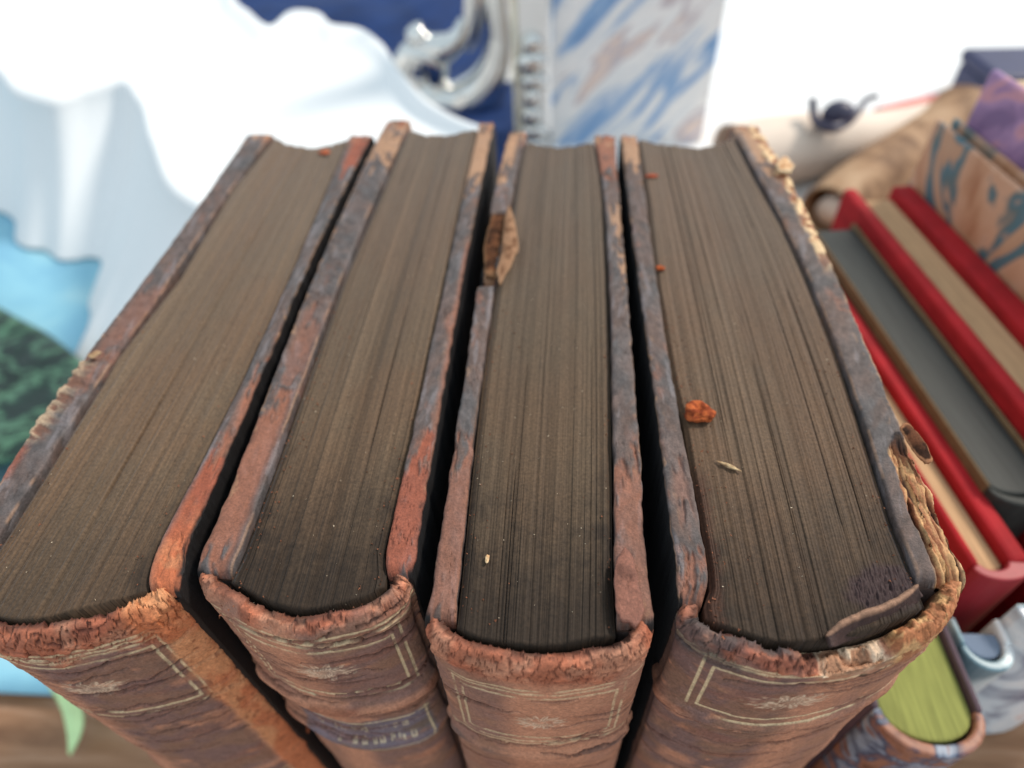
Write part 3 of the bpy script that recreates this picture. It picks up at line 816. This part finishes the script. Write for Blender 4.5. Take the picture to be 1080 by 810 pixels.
# ------------------------------------------------------------------ crumbs lying on the page blocks
def crumb(px, py, r, c1, c2, label, name='leather_crumb', cat='crumb', seed=0, flat=.55, stretch=(1, 1), rot=0.0, z=-.0006, group=None):
    w = onz(px, py, z)
    nu, nv = 40, 20
    th = np.linspace(0, 2 * np.pi, nu, endpoint=False)[:, None]; ph = np.linspace(.02, np.pi - .02, nv)[None]
    R = r * (.62 + .9 * fbm(1.1 * np.cos(th) * np.sin(ph) + 9, 1.3 * np.sin(th) * np.sin(ph) + 1.4 * np.cos(ph) + seed, seed, 4))
    X = R * np.cos(th) * np.sin(ph) * stretch[0]; Y = R * np.sin(th) * np.sin(ph) * stretch[1]; Zc = R * np.cos(ph) * flat + 0 * th
    # a hollow in its top
    Zc = Zc - .55 * r * np.exp(-((X / r) ** 2 + (Y / r) ** 2) * 5) * (Zc > 0) * (stretch[0] == 1)
    cr, sr = math.cos(rot), math.sin(rot)
    P = np.stack([X * cr - Y * sr, X * sr + Y * cr, Zc], -1)
    cc = mix(c1, c2, sst(.38, .62, fbm(P[..., 0] * 1500, P[..., 1] * 1500 + P[..., 2] * 900, seed + 1, 4)))
    o = grid(name, P, TORN, None, cc, close_u=True, flip=True)
    o.location = (float(w[0]), float(w[1]), z + float(-Zc.min()) * .7)
    return tag(o, label, cat, group)
crumb(737, 438, .0021, rgb(178, 92, 52), rgb(128, 60, 36), 'largest orange leather crumb, lying on the pages of the thickest book', seed=3)
crumb(696, 284, .0008, rgb(170, 86, 50), rgb(128, 62, 36), 'small orange crumb on the thickest book, beside its left board', seed=5)
crumb(687, 186, .0010, rgb(176, 88, 62), rgb(140, 70, 50), 'flat reddish crumb near the far end of the thickest book', seed=7, flat=.25, stretch=(1.5, .7))
crumb(342, 161, .0011, rgb(176, 96, 66), rgb(130, 70, 50), 'reddish fleck near the far end of the leftmost old book', seed=8, flat=.2, stretch=(1.4, 1.0))
crumb(768, 492, .0009, rgb(196, 168, 130), rgb(150, 120, 90), 'thin straw coloured splinter lying just below the largest orange crumb', 'splinter', 'splinter', seed=9, flat=.25, stretch=(1.9, .35), rot=-.5)
crumb(514, 590, .00045, rgb(226, 192, 150), rgb(190, 150, 110), 'single pale crumb standing out on the pages of the thinnest book', seed=11, stretch=(.6, 1.3))
# dust: far too fine to count
rs = np.random.default_rng(11)
V, Fc = [], []
for k in range(240):
    i = rs.integers(0, 4); B = BOOKS[i]
    yl, xl = rowf(B['Li']); yr, xr = rowf(B['Ri'])
    y = rs.uniform(.036, .12); a, b = np.interp(y, yl, xl) + .001, np.interp(y, yr, xr) - .001
    p = np.array([rs.uniform(a, b), y, -.00075]); r = rs.uniform(.00006, .00018)
    q = rs.normal(size=(4, 3)); q = q / np.linalg.norm(q, axis=1)[:, None] * r
    n0 = len(V); V += [p + v for v in q]; Fc += [(n0, n0 + 1, n0 + 2), (n0, n0 + 2, n0 + 3), (n0, n0 + 3, n0 + 1), (n0 + 1, n0 + 3, n0 + 2)]
tag(raw_mesh('dust', V, np.array(Fc), plain('dust_pale', rgb(206, 186, 160), .9), None, False), 'pale dust specks scattered over the page blocks of the old books', 'dust', None, 'stuff')

V, Fc = [], []
for k in range(900):
    i = int(rs.choice([0, 1, 2, 3], p=[.15, .25, .2, .4])); B = BOOKS[i]
    yl, xl = rowf(B['Li']); yr, xr = rowf(B['Ri'])
    y = rs.uniform(.035, .10); a, b = np.interp(y, yl, xl) + .0006, np.interp(y, yr, xr) - .0006
    off = rs.exponential(.0016)
    x = a + off if (rs.random() < .7) else b - off
    if not a < x < b: continue
    p = np.array([x, y, -.00080]); r = rs.uniform(.00008, .00026) * (1.5 if rs.random() < .08 else 1)
    q = rs.normal(size=(4, 3)); q = q / np.linalg.norm(q, axis=1)[:, None] * r
    n0 = len(V); V += [p + v for v in q]; Fc += [(n0, n0 + 1, n0 + 2), (n0, n0 + 2, n0 + 3), (n0, n0 + 3, n0 + 1), (n0 + 1, n0 + 3, n0 + 2)]
tag(raw_mesh('leather_dust', V, np.array(Fc), plain('dust_red', rgb(120, 74, 52), .9, grain=.5, scale=1500), None, False), 'reddish leather dust gathered along the cover boards on the page blocks', 'dust', None, 'stuff')

# ------------------------------------------------------------------ cloths on the table
WHITE = plain('white_cotton', (.82, .82, .82), .85, .15, .02, 500, .12)
def sheet(name, x0, x1, y0, y1, z, mat, seed, amp=.004, n=160, edge=.01, f=8):
    u, v = np.meshgrid(np.linspace(0, 1, n), np.linspace(0, 1, n), indexing='ij')
    X = x0 + (x1 - x0) * u; Y = y0 + (y1 - y0) * v
    X = X + edge * (fbm(v * 5, u * 0 + seed, seed, 2) - .5); Y = Y + edge * (fbm(u * 5, v * 0 + seed + 3, seed + 1, 2) - .5)
    Z = z + amp * fbm(X * f, Y * f, seed + 2, 4) ** 1.5
    o = grid(name, np.stack([X, Y, Z], -1), mat, flip=False)
    m = o.modifiers.new('thickness', 'SOLIDIFY'); m.thickness = .0012; m.offset = 1
    return o
tag(sheet('tablecloth', -.012, 1.9, .50, 2.6, TZ + .002, WHITE, 3, .012), 'plain white cloth covering the table at the back and right', 'tablecloth')
PALEBLUE = swirl('pale_blue_cotton', [(.38, rgb(122, 174, 200)), (.52, rgb(136, 188, 208)), (.64, rgb(158, 200, 212))], 14, .6, .8, .2)
yfront = float(onz(20, 740, TZ)[1])
tag(sheet('table_runner', -1.4, -.105, yfront, 1.5, TZ + .002, PALEBLUE, 5, .010, f=6), 'pale blue cloth on the table left of the old books', 'cloth')

# white cloth draped over a low stand: top sheet, then a pleated skirt falling forward to the table
ZC = -.12
E = smooth_path(onz(*np.array([(-260, 20), (-120, 40), (0, 80), (28, 104), (55, 108), (90, 98), (124, 91), (146, 108), (160, 150), (200, 215), (280, 240), (380, 215), (500, 195)], float).T, ZC), 320)
Fq = smooth_path(onz(*np.array([(-260, -130), (-60, -110), (120, -70), (235, -12), (262, 20), (290, 37), (312, 22), (335, 24), (352, 36), (380, 42), (402, 58), (425, 92), (455, 122), (495, 142), (520, 150)], float).T, ZC), 320)
nv = 40
v = np.linspace(0, 1, nv)
top = Fq[:, None] * (1 - v)[None, :, None] + E[:, None] * v[None, :, None]
u = np.linspace(0, 1, 320)
top[..., 2] += .010 * np.exp(-(v / .12) ** 2)[None] * (.4 + fbm(u * 26, 0.5, 4, 3)[:, None]) + .006 * (fbm(top[..., 0] * 9, top[..., 1] * 9, 6, 3) - .5)
ns = 60; w = np.linspace(0, 1, ns)[1:]
T2 = np.gradient(E, axis=0); T2 /= np.linalg.norm(T2, axis=1)[:, None]
k = np.hanning(121); k /= k.sum()
N2 = np.stack([T2[:, 1], -T2[:, 0]], -1)
N2 = np.stack([np.convolve(np.pad(N2[:, i], 60, mode='edge'), k, 'valid') for i in (0, 1)], -1)
N2 = .45 * N2 + np.array([.10, -.75])
L2 = np.r_[0, np.cumsum(np.linalg.norm(np.diff(E, axis=0), axis=1))]
ple = np.sin(L2 * 85 + 2.5 * fbm(L2 * 18, 1.0, 2, 2)) * .5 + (fbm(L2 * 40, 3.0, 5, 2) - .5) * .7
flare = .118 * w ** 1.15
px_e, _ = proj(E)
fl = np.interp(px_e, [-40, 30, 110, 170, 300], [.5, .6, .85, 1.2, 1.2])
sk = np.empty((320, ns - 1, 3))
sk[..., :2] = E[:, None, :2] + N2[:, None] * (fl[:, None] * flare[None])[..., None] + (N2[:, None] * (ple[:, None] * (.009 * w)[None])[..., None])
sk[..., 0] += (.16 * w ** 1.6 * np.interp(L2, [0, L2[-1]], [1, 0])[:, None] * .0)
sk[..., 2] = E[:, None, 2] - (E[:, 2] - TZ - .006)[:, None] * (w ** .8)[None]
back = np.repeat(Fq[:, None], 4, 1); back[..., 2] = np.linspace(TZ + .004, ZC + .0, 4)[None]; back[..., 1] += .004
Pd = np.concatenate([back, top, sk], 1)
o = grid('draped_cloth', Pd, plain('white_satin', (.80, .815, .825), .6, .3, .02, 300, .06))
m = o.modifiers.new('thickness', 'SOLIDIFY'); m.thickness = .0012; m.offset = -1
tag(o, 'white cloth draped with pleated folds falling onto the pale blue cloth', 'cloth')

VELVET = plain('blue_velvet', rgb(14, 44, 92), .75, .25, .35, 18, .2, bump_d=.004)
n = 120
uu, vv = np.meshgrid(np.linspace(-.56, -.014, n), np.linspace(.50, 1.5, n), indexing='ij')
uu = uu - .10 * (vv - .52) * (uu < -.02) + .13 * sst(.75, .52, vv) * sst(-.2, -.56, uu)
Zv = TZ + .012 + .045 * fbm(uu * 5, vv * 5, 9, 3) ** 2
o = grid('velvet_cloth', np.stack([uu, vv, Zv], -1), VELVET); m = o.modifiers.new('thickness', 'SOLIDIFY'); m.thickness = .002; m.offset = -1
tag(o, 'dark blue velvet cloth lying behind the draped white cloth', 'cloth')

# ------------------------------------------------------------------ dark green textile at the left edge
def swirl_bump(name, stops, scale, dist, rough, spec, bd):
    m = swirl(name, stops, scale, dist, rough, spec); nt = m.node_tree; b = nt.nodes['Principled BSDF']
    n = [x for x in nt.nodes if x.type == 'TEX_NOISE'][0]
    bp = nt.nodes.new('ShaderNodeBump'); bp.inputs['Strength'].default_value = .5; bp.inputs['Distance'].default_value = bd
    nt.links.new(n.outputs['Fac'], bp.inputs['Height']); nt.links.new(bp.outputs[0], b.inputs['Normal'])
    return m
GREEN = swirl_bump('embossed_green', [(.40, rgb(10, 32, 27)), (.48, rgb(14, 42, 34)), (.53, rgb(76, 116, 92)), (.58, rgb(10, 32, 26))], 20, 2.6, .5, .4, .004)
CREAM = plain('cream_pages', rgb(196, 170, 138), .85, .15, .14, 60, .15, vs=(1, 40, 1))
zt = TZ + .030
ga = smooth_path(onz(*np.array([(-260, 232), (-100, 272), (0, 318), (18, 328), (40, 338), (62, 356), (84, 376), (150, 430)], float).T, zt), 160)
gb = smooth_path(onz(*np.array([(-300, 560), (-120, 520), (-20, 498), (20, 486), (60, 480), (120, 500)], float).T, zt), 160)
vg = np.linspace(0, 1, 70)[None, :, None]
Pg = ga[:, None] * (1 - vg) + gb[:, None] * vg
Pg[..., 2] += .012 * (fbm(Pg[..., 0] * 22, Pg[..., 1] * 22, 6, 3) - .5) - .022 * np.exp(-vg[..., 0] / .03)
o = grid('green_textile', Pg, GREEN); m = o.modifiers.new('thickness', 'SOLIDIFY'); m.thickness = .004; m.offset = 0
tag(o, 'folded dark green textile with a swirling pattern left of the old books', 'cloth')

# green leaf blade hanging over the cloth edge
c = smooth_path(onz(*np.array([(62, 706), (59, 726), (58, 744), (50, 760), (37, 776)], float).T, TZ + .03), 60)
wd = np.interp(np.linspace(0, 1, 60), [0, .3, .65, 1], [.0115, .0100, .0055, .0004])
acr = np.linspace(-1, 1, 9)
P = c[:, None] + wd[:, None, None] * acr[None, :, None] * np.array([.93, -.36, 0])
P[..., 2] = P[..., 2] - np.linspace(0, .026, 60)[:, None] ** 1.0 + .0035 * np.abs(acr)[None] * np.linspace(1, .2, 60)[:, None]
LEAF = plain('leaf_green', rgb(206, 238, 176), .5, .4, .10, 120, .1)
o = grid('leaf', P, LEAF); m = o.modifiers.new('thickness', 'SOLIDIFY'); m.thickness = .0006
tag(o, 'pale green pointed leaf curling down by the leftmost book spine', 'leaf')

# ------------------------------------------------------------------ silver scroll ornament and silver edged frame
SILVER = plain('silver', (.66, .66, .64), .14, .5, .08, 40, .05, metal=1.0)
YS = .70
zf = lambda pts: ony(*np.array(pts, float).T, YS)
foot = ony(480, 113, YS)
sc = empty('silver_scroll', (float(foot[0]), YS, float(foot[2])), 'curled silver scroll ornament standing against the dark blue velvet', 'ornament')
pa = smooth_path(zf([(512, -160), (520, -80), (527, 0), (531, 40), (525, 72), (508, 98), (484, 112), (458, 108), (440, 94), (434, 74), (444, 60), (456, 66), (458, 82), (454, 96)]), 220)
tube('scroll', pa, np.interp(np.linspace(0, 1, 220), [0, .4, .6, .75, .92, 1], [.012, .016, .026, .026, .017, .012]), SILVER, sc)
pb = smooth_path(zf([(500, -120), (503, -40), (502, 8), (496, 36), (489, 50)]), 80)
tube('leaf_spray', pb, np.interp(np.linspace(0, 1, 80), [0, .6, 1], [.012, .014, .008]), SILVER, sc, flat=.6)
pc = smooth_path(zf([(490, 22), (482, 42), (466, 52), (450, 50), (440, 40), (448, 36)]), 80)
tube('curl', pc, np.interp(np.linspace(0, 1, 80), [0, .5, 1], [.006, .015, .012]), SILVER, sc)
pk = zf([(452, 58)])[0]
def ball(name, p, r, mat, parent=None, n=14):
    th = np.linspace(0, 2 * np.pi, 2 * n, endpoint=False)[:, None]; ph = np.linspace(.02, np.pi - .02, n)[None]
    P = np.stack([np.cos(th) * np.sin(ph), np.sin(th) * np.sin(ph), np.cos(ph) + 0 * th], -1) * np.asarray(r) + np.array(p)
    return grid(name, P, mat, parent, close_u=True, flip=True)
ball('knob', pk + np.array([0, -.006, 0]), .010, SILVER, sc)

YF = .60
a = ony(np.array([546., 577.]), np.array([100., 100.]), YF)
x0, x1 = float(a[0, 0]), float(a[1, 0])
fr = empty('framed_picture', (.5 * (x0 + x1), YF, TZ + .004), 'upright silver frame edge with a row of raised beads', 'picture frame')
box('rail', x0, x1, YF, YF + .012, TZ + .006, .09, plain('bright_silver', (.86, .86, .84), .45, .5, .04, 60, .08, metal=.25), fr, .003)
box('cream_edge', x0 - .0035, x0 - .0005, YF - .004, YF + .010, TZ + .006, .09, plain('cream_paint', rgb(232, 226, 200), .6), fr, .0015)
for k in range(7):
    ball('bead', ((x0 + x1) / 2 + .001 * math.sin(k * 2.1), YF - .001, TZ + .016 + k * .0155), (.0120 + .003 * math.sin(k * 1.7), .0085, .0088 + .0016 * math.cos(k * 2.3)), SILVER, fr, 8)

MARB = swirl('blue_marbled_paper', [(.28, rgb(96, 134, 186)), (.40, rgb(140, 176, 216)), (.47, rgb(230, 232, 234)), (.56, rgb(246, 244, 242)), (.60, rgb(196, 186, 192)), (.64, rgb(240, 218, 204)), (.72, rgb(130, 160, 206))], 15, .7, .45, .4, (1, 1, 1), 9)
_mp = MARB.node_tree.nodes.new('ShaderNodeMapping'); _nz = [n for n in MARB.node_tree.nodes if n.type == 'TEX_NOISE'][0]
_mp.vector_type = 'TEXTURE'; _mp.inputs['Rotation'].default_value = (0, math.radians(42), 0); _mp.inputs['Scale'].default_value = (.40, 1, 1.7)
MARB.node_tree.links.new(_nz.inputs['Vector'].links[0].from_socket, _mp.inputs['Vector']); MARB.node_tree.links.new(_mp.outputs[0], _nz.inputs['Vector'])
b = ony(np.array([581., 745.]), np.array([120., 120.]), .62)
bx0, bx1 = float(b[0, 0]), float(b[1, 0])
mb = empty('marbled_book', (.5 * (bx0 + bx1), .64, TZ + .004), 'standing book with blue and white marbled cover beside the silver frame', 'book')
box('front_cover', bx0, bx1, .620, .6235, TZ + .006, .08, MARB, mb, .001)
box('page_block', bx0 + .004, bx1 - .004, .624, .652, TZ + .009, .077, CREAM, mb, 0)
box('back_cover', bx0, bx1, .6525, .656, TZ + .006, .08, MARB, mb, .001)

# ------------------------------------------------------------------ rolled papers and odds and ends at the back right
def roll(name, p0, p1, r0, r1, z, mat, label, mat_end):
    A_ = onz(*p0, z); B_ = onz(*p1, z)
    c = (A_ + B_) / 2
    e = empty(name, (float(c[0]), float(c[1]), TZ + .004), label, 'paper roll')
    n_ = 60
    t = np.linspace(0, 1, n_)[:, None]
    path = A_ + (B_ - A_) * t; path[:, 2] += .003 * np.sin(t[:, 0] * 7)
    tube('outer_sheet', path, np.interp(t[:, 0], [0, 1], [r0, r1]), mat, e, 28, caps=False).modifiers.new('thickness', 'SOLIDIFY').thickness = .002
    tube('inner_sheet', path[1:-1], np.interp(t[1:-1, 0], [0, 1], [r0 * .55, r1 * .55]), mat_end, e, 20)
    return e
CREAMR = plain('cream_paper', rgb(226, 208, 192), .7, .3, .06, 25, .1)
MOTTLE = swirl('mottled_brown_paper', [(.35, rgb(112, 82, 60)), (.5, rgb(158, 124, 94)), (.65, rgb(178, 146, 116))], 22, 1.0, .7, .2)
roll('paper_roll', (770, 172), (1000, 128), .030, .016, TZ + .036, CREAMR, 'cream paper roll lying behind the thickest old book', MOTTLE)
roll('paper_roll', (872, 226), (1010, 130), .020, .030, TZ + .032, MOTTLE, 'mottled brown paper roll lying in front of the cream one', CREAMR)
PINKR = plain('pink_paper', rgb(206, 120, 112), .7, .3, .15, 25, .1)
roll('paper_roll', (925, 128), (1180, 88), .010, .014, TZ + .040, PINKR, 'thin pinkish paper roll at the back, touching the white cloth', CREAMR)
IRON = plain('dark_metal', rgb(52, 50, 74), .45, .5, .2, 60, .1)
w0 = onz(874, 128, TZ + .07)
hk = empty('dark_trinket', (float(w0[0]), float(w0[1]), TZ + .06), 'small dark looped metal trinket on the cream paper roll', 'trinket')
P_ = [onz(x, y, TZ + .070 + dz) for x, y, dz in ((857, 104, .012), (858, 118, .004), (864, 131, 0), (876, 135, 0), (890, 131, 0), (905, 118, .004), (916, 104, .010), (926, 101, .012))]
tube('loop', smooth_path(P_, 60), np.interp(np.linspace(0, 1, 60), [0, .4, 1], [.003, .004, .002]), IRON, hk)
ball('bead', onz(884, 121, TZ + .074), (.013, .011, .011), IRON, hk)
w0 = onz(1072, 104, TZ + .04)
pb_ = empty('dark_box', (float(w0[0]) + .05, float(w0[1]) + .03, TZ + .004), 'dark blue box at the back right edge, beyond the marbled books', 'box')
X0, Y0 = float(onz(1042, 112, TZ + .02)[0]), float(onz(1042, 112, TZ + .02)[1])
NAVY = plain('navy_card', rgb(40, 44, 82), .5, .4, .15, 60, .05)
box('body', X0, X0 + .16, Y0, Y0 + .08, TZ + .008, TZ + .035, NAVY, pb_, .004)
box('lid', X0 - .002, X0 + .162, Y0 - .002, Y0 + .082, TZ + .0352, TZ + .048, NAVY, pb_, .004)

# ------------------------------------------------------------------ standing books on the right
def arc_end(xa, xb, yn, bulge, n=14):
    t = np.linspace(0, np.pi, n)
    c, h = .5 * (xa + xb), .5 * (xb - xa)
    return [(c - h * math.cos(a), yn - bulge * math.sin(a)) for a in t]
def standing_book(name, label, zt, x, yn, yf, mats, over=.003, bulge=.5, yaw=0.0, sp_t=.0022, zb=TZ + .0012, yp=None):
    """x = outer left, page left, page right, outer right; the rounded spine faces the camera"""
    e = empty(name, (.5 * (x[0] + x[3]), .5 * (yn + yf) if yp is None else yp, zb), label, 'book')
    cov, pag, spm = mats
    h = .5 * (x[2] - x[1]) * bulge
    yn = yn + h + sp_t
    e.rotation_euler = (0, 0, yaw)
    prism('page_block', arc_end(x[1], x[2], yn, h) + [(x[2], yf - .003), (x[1], yf - .003)], zb + .002, zt - over, pag, e, .0006)
    prism('cover_board', [(x[0], yn - .001), (x[1] - .0002, yn - .001), (x[1] - .0002, yf), (x[0], yf)], zb, zt, cov, e, .0012)
    prism('cover_board', [(x[2] + .0002, yn - .001), (x[3], yn - .001), (x[3], yf), (x[2] + .0002, yf)], zb, zt, cov, e, .0012)
    inner = arc_end(x[1], x[2], yn - .0004, h + .0004); outer = arc_end(x[0], x[3], yn - .0012, h + sp_t)
    prism('spine', outer + inner[::-1], zb, zt - .0006, spm, e, .0006, smooth=False)
    return e
RED = plain('red_cloth_cover', rgb(156, 30, 36), .75, .2, .28, 70, .3, vs=(1, 1, 3))
BUFF = plain('buff_pages', rgb(186, 150, 114), .85, .15, .22, 260, .3, vs=(6, .3, 1))
GREYC = plain('dark_grey_cover', rgb(46, 49, 47), .6, .3, .35, 120, .2, vs=(6, .3, 1))
TANC = plain('tan_board', rgb(112, 92, 68), .8, .2, .15, 300, .1)
PINKSP = plain('red_spine', rgb(150, 36, 46), .5, .4, .1, 400, .1)
xz = lambda px, py, z: float(onz(px, py, z)[0])
yz = lambda px, py, z: float(onz(px, py, z)[1])
YAW = math.radians(5.4); TY = math.tan(YAW); YREF = .16
YAW2 = math.radians(6.6); TY2 = math.tan(YAW2)
def xref(px, py, z, t=TY):
    w = onz(px, py, z); return float(w[0]) + (float(w[1]) - YREF) * t
z1, z2 = -.055, -.047
r1 = [xref(v_, 500, z1, TY2) for v_ in (964, 976, 1013, 1056)]
gg = [xref(v_, 350, z1) for v_ in (926, 930, 985, 1009)]
rx = [xref(v_, 250, z2) for v_ in (930, 947, 990, 1016)]
rx = [rx[0] + .0006] + rx[1:]
gg = [xref(v_, 350, -.052, TY) for v_ in (924, 929)]
gg = [gg[0] + .0022, gg[0] + .0032]
gg = gg + [rx[0] - .0022, rx[0] - .0006]
r1[3] = gg[0] - .0006; r1[2] = min(r1[2], r1[3] - .0050); r1[1] = min(r1[1], r1[2] - .006); r1[0] = r1[1] - .002
print('row', r1, gg, rx)
yn1, yf1, y2 = yz(1043, 607, z1), yz(880, 262, z1), yz(908, 196, z2)
standing_book('red_book', 'low red book with buff page edges right next to the frayed old book', z1, r1, yn1, yf1, (RED, BUFF, PINKSP), yaw=YAW2, yp=YREF)
standing_book('grey_book', 'dark grey book with tan board edges, between the two red books', -.052, gg, yn1 + .018, yf1 + .012, (TANC, GREYC, GREYC), over=.0008, yaw=YAW, yp=YREF)
standing_book('red_book', 'bright red book with buff pages, standing against the tan marbled book', z2, rx, yn1 + .006, y2, (RED, BUFF, PINKSP), over=.004, yaw=YAW, yp=YREF)
TANM = swirl('tan_marbled_cover', [(.30, rgb(150, 92, 58)), (.44, rgb(188, 140, 108)), (.52, rgb(196, 152, 124)), (.565, rgb(92, 104, 104)), (.60, rgb(74, 110, 122)), (.615, rgb(180, 138, 110)), (.8, rgb(206, 170, 140))], 17, 2.4, .5, .4, detail=3)
PURP = swirl('purple_marbled_cover', [(.35, rgb(120, 92, 132)), (.48, rgb(164, 128, 166)), (.56, rgb(196, 140, 150)), (.66, rgb(128, 104, 158))], 30, 2.0, .5, .4)
mx = rx[3] + .0010
d = ray(986, 124); tt = (mx + YREF * TY) / (d[0] + d[1] * TY); ztop_m = float(H + d[2] * tt); yf_m = float(d[1] * tt)
standing_book('marbled_book', 'tall standing book with tan and teal marbled cover right of the red book', ztop_m, (mx, mx + .002, mx + .006, mx + .008), yn1 + .01, yf_m, (TANM, CREAM, TANM), yaw=YAW, yp=YREF)
# brown leather corner on its cover
CORN = plain('pale_leather', rgb(204, 172, 142), .6, .3, .1, 200, .1)
standing_book('marbled_book', 'tallest book at the right edge, purple marbled cover, behind the tan one', ztop_m + .018, (mx + .0086, mx + .0116, mx + .040, mx + .043), yn1 + .012, yf_m - .002, (PURP, CREAM, PURP), yaw=YAW, yp=YREF)

# two small books low at the lower right corner
LIME = plain('lime_pages', rgb(134, 138, 76), .8, .2, .26, 250, .1, vs=(6, .3, 1))
MARB2 = swirl('blue_grey_marbled_leather', [(.32, rgb(92, 100, 128)), (.45, rgb(214, 222, 228)), (.54, rgb(236, 236, 236)), (.62, rgb(214, 152, 132)), (.72, rgb(120, 142, 172))], 40, 1.4, .3, .5)
DARKC = plain('plum_cover', rgb(84, 66, 76), .5, .4, .15, 300, .1)
BOXZ = -.116
bxx = float(max(onz(1013, 640, -.004)[0], .0655)) + .002
wb = empty('wooden_box', (bxx + .1, .02, TZ + .001), 'brown wooden box under the small books in the lower right corner', 'box')
WOOD2 = wood_mat(); WOOD2.name = 'box_wood'
yb1 = yn1 - .0035
for k in range(3):
    a0 = -.09 + (yb1 + .09) * k / 3
    box('lid_plank', bxx, bxx + .24, a0 + .0004, -.09 + (yb1 + .09) * (k + 1) / 3 - .0004, BOXZ - .008, BOXZ, WOOD2, wb, .0008)
box('body', bxx + .003, bxx + .237, -.087, yb1 - .003, TZ + .001, BOXZ - .0083, WOOD2, wb, .001)
zb2 = BOXZ + .0003
z3 = -.066
lx = (xz(917, 735, z3), xz(927, 735, z3), xz(1014, 712, z3), xz(1022, 712, z3))
yl3 = yz(965, 790, z3)
standing_book('lime_book', 'small book with lime green page edges in the lower right corner', z3, lx, yl3, yb1 - .001, (DARKC, LIME, swirl('rust_marbled_spine', [(.34, rgb(104, 64, 50)), (.46, rgb(158, 108, 86)), (.52, rgb(60, 68, 92)), (.58, rgb(150, 160, 176)), (.64, rgb(126, 80, 64)), (.74, rgb(70, 56, 60))], 90, .8, .45, .4)), over=.002, sp_t=.0020, zb=zb2, bulge=.7)
z4 = -.066
SLATE = plain('slate_pages', rgb(112, 126, 146), .8, .2, .06, 300, .1, vs=(6, .3, 1))
TEALW = swirl('teal_white_marbled', [(.36, rgb(110, 140, 152)), (.46, rgb(190, 208, 212)), (.56, rgb(226, 228, 230)), (.68, rgb(130, 152, 172))], 26, 1.2, .35, .5)
xa = max(lx[3] + .0006, xz(1002, 650, z4))
standing_book('slate_book', 'small book with slate grey page edges beside the lime one', z4, (xa, xa + .0012, xz(1046, 650, z4), xz(1054, 650, z4)), yz(1030, 700, z4), yb1 - .001, (TEALW, SLATE, TEALW), over=.0015, sp_t=.0018, zb=zb2, bulge=.9)
xb = xz(1054, 650, z4) + .0008
bk = standing_book('pale_book', 'pale blue and white book with ridged spine at the lower right edge', z4 + .006, (xb, xb + .003, xb + .026, xb + .029), yz(1070, 690, z4), yb1 - .001, (TEALW, CREAM, MARB2), sp_t=.004, zb=zb2)
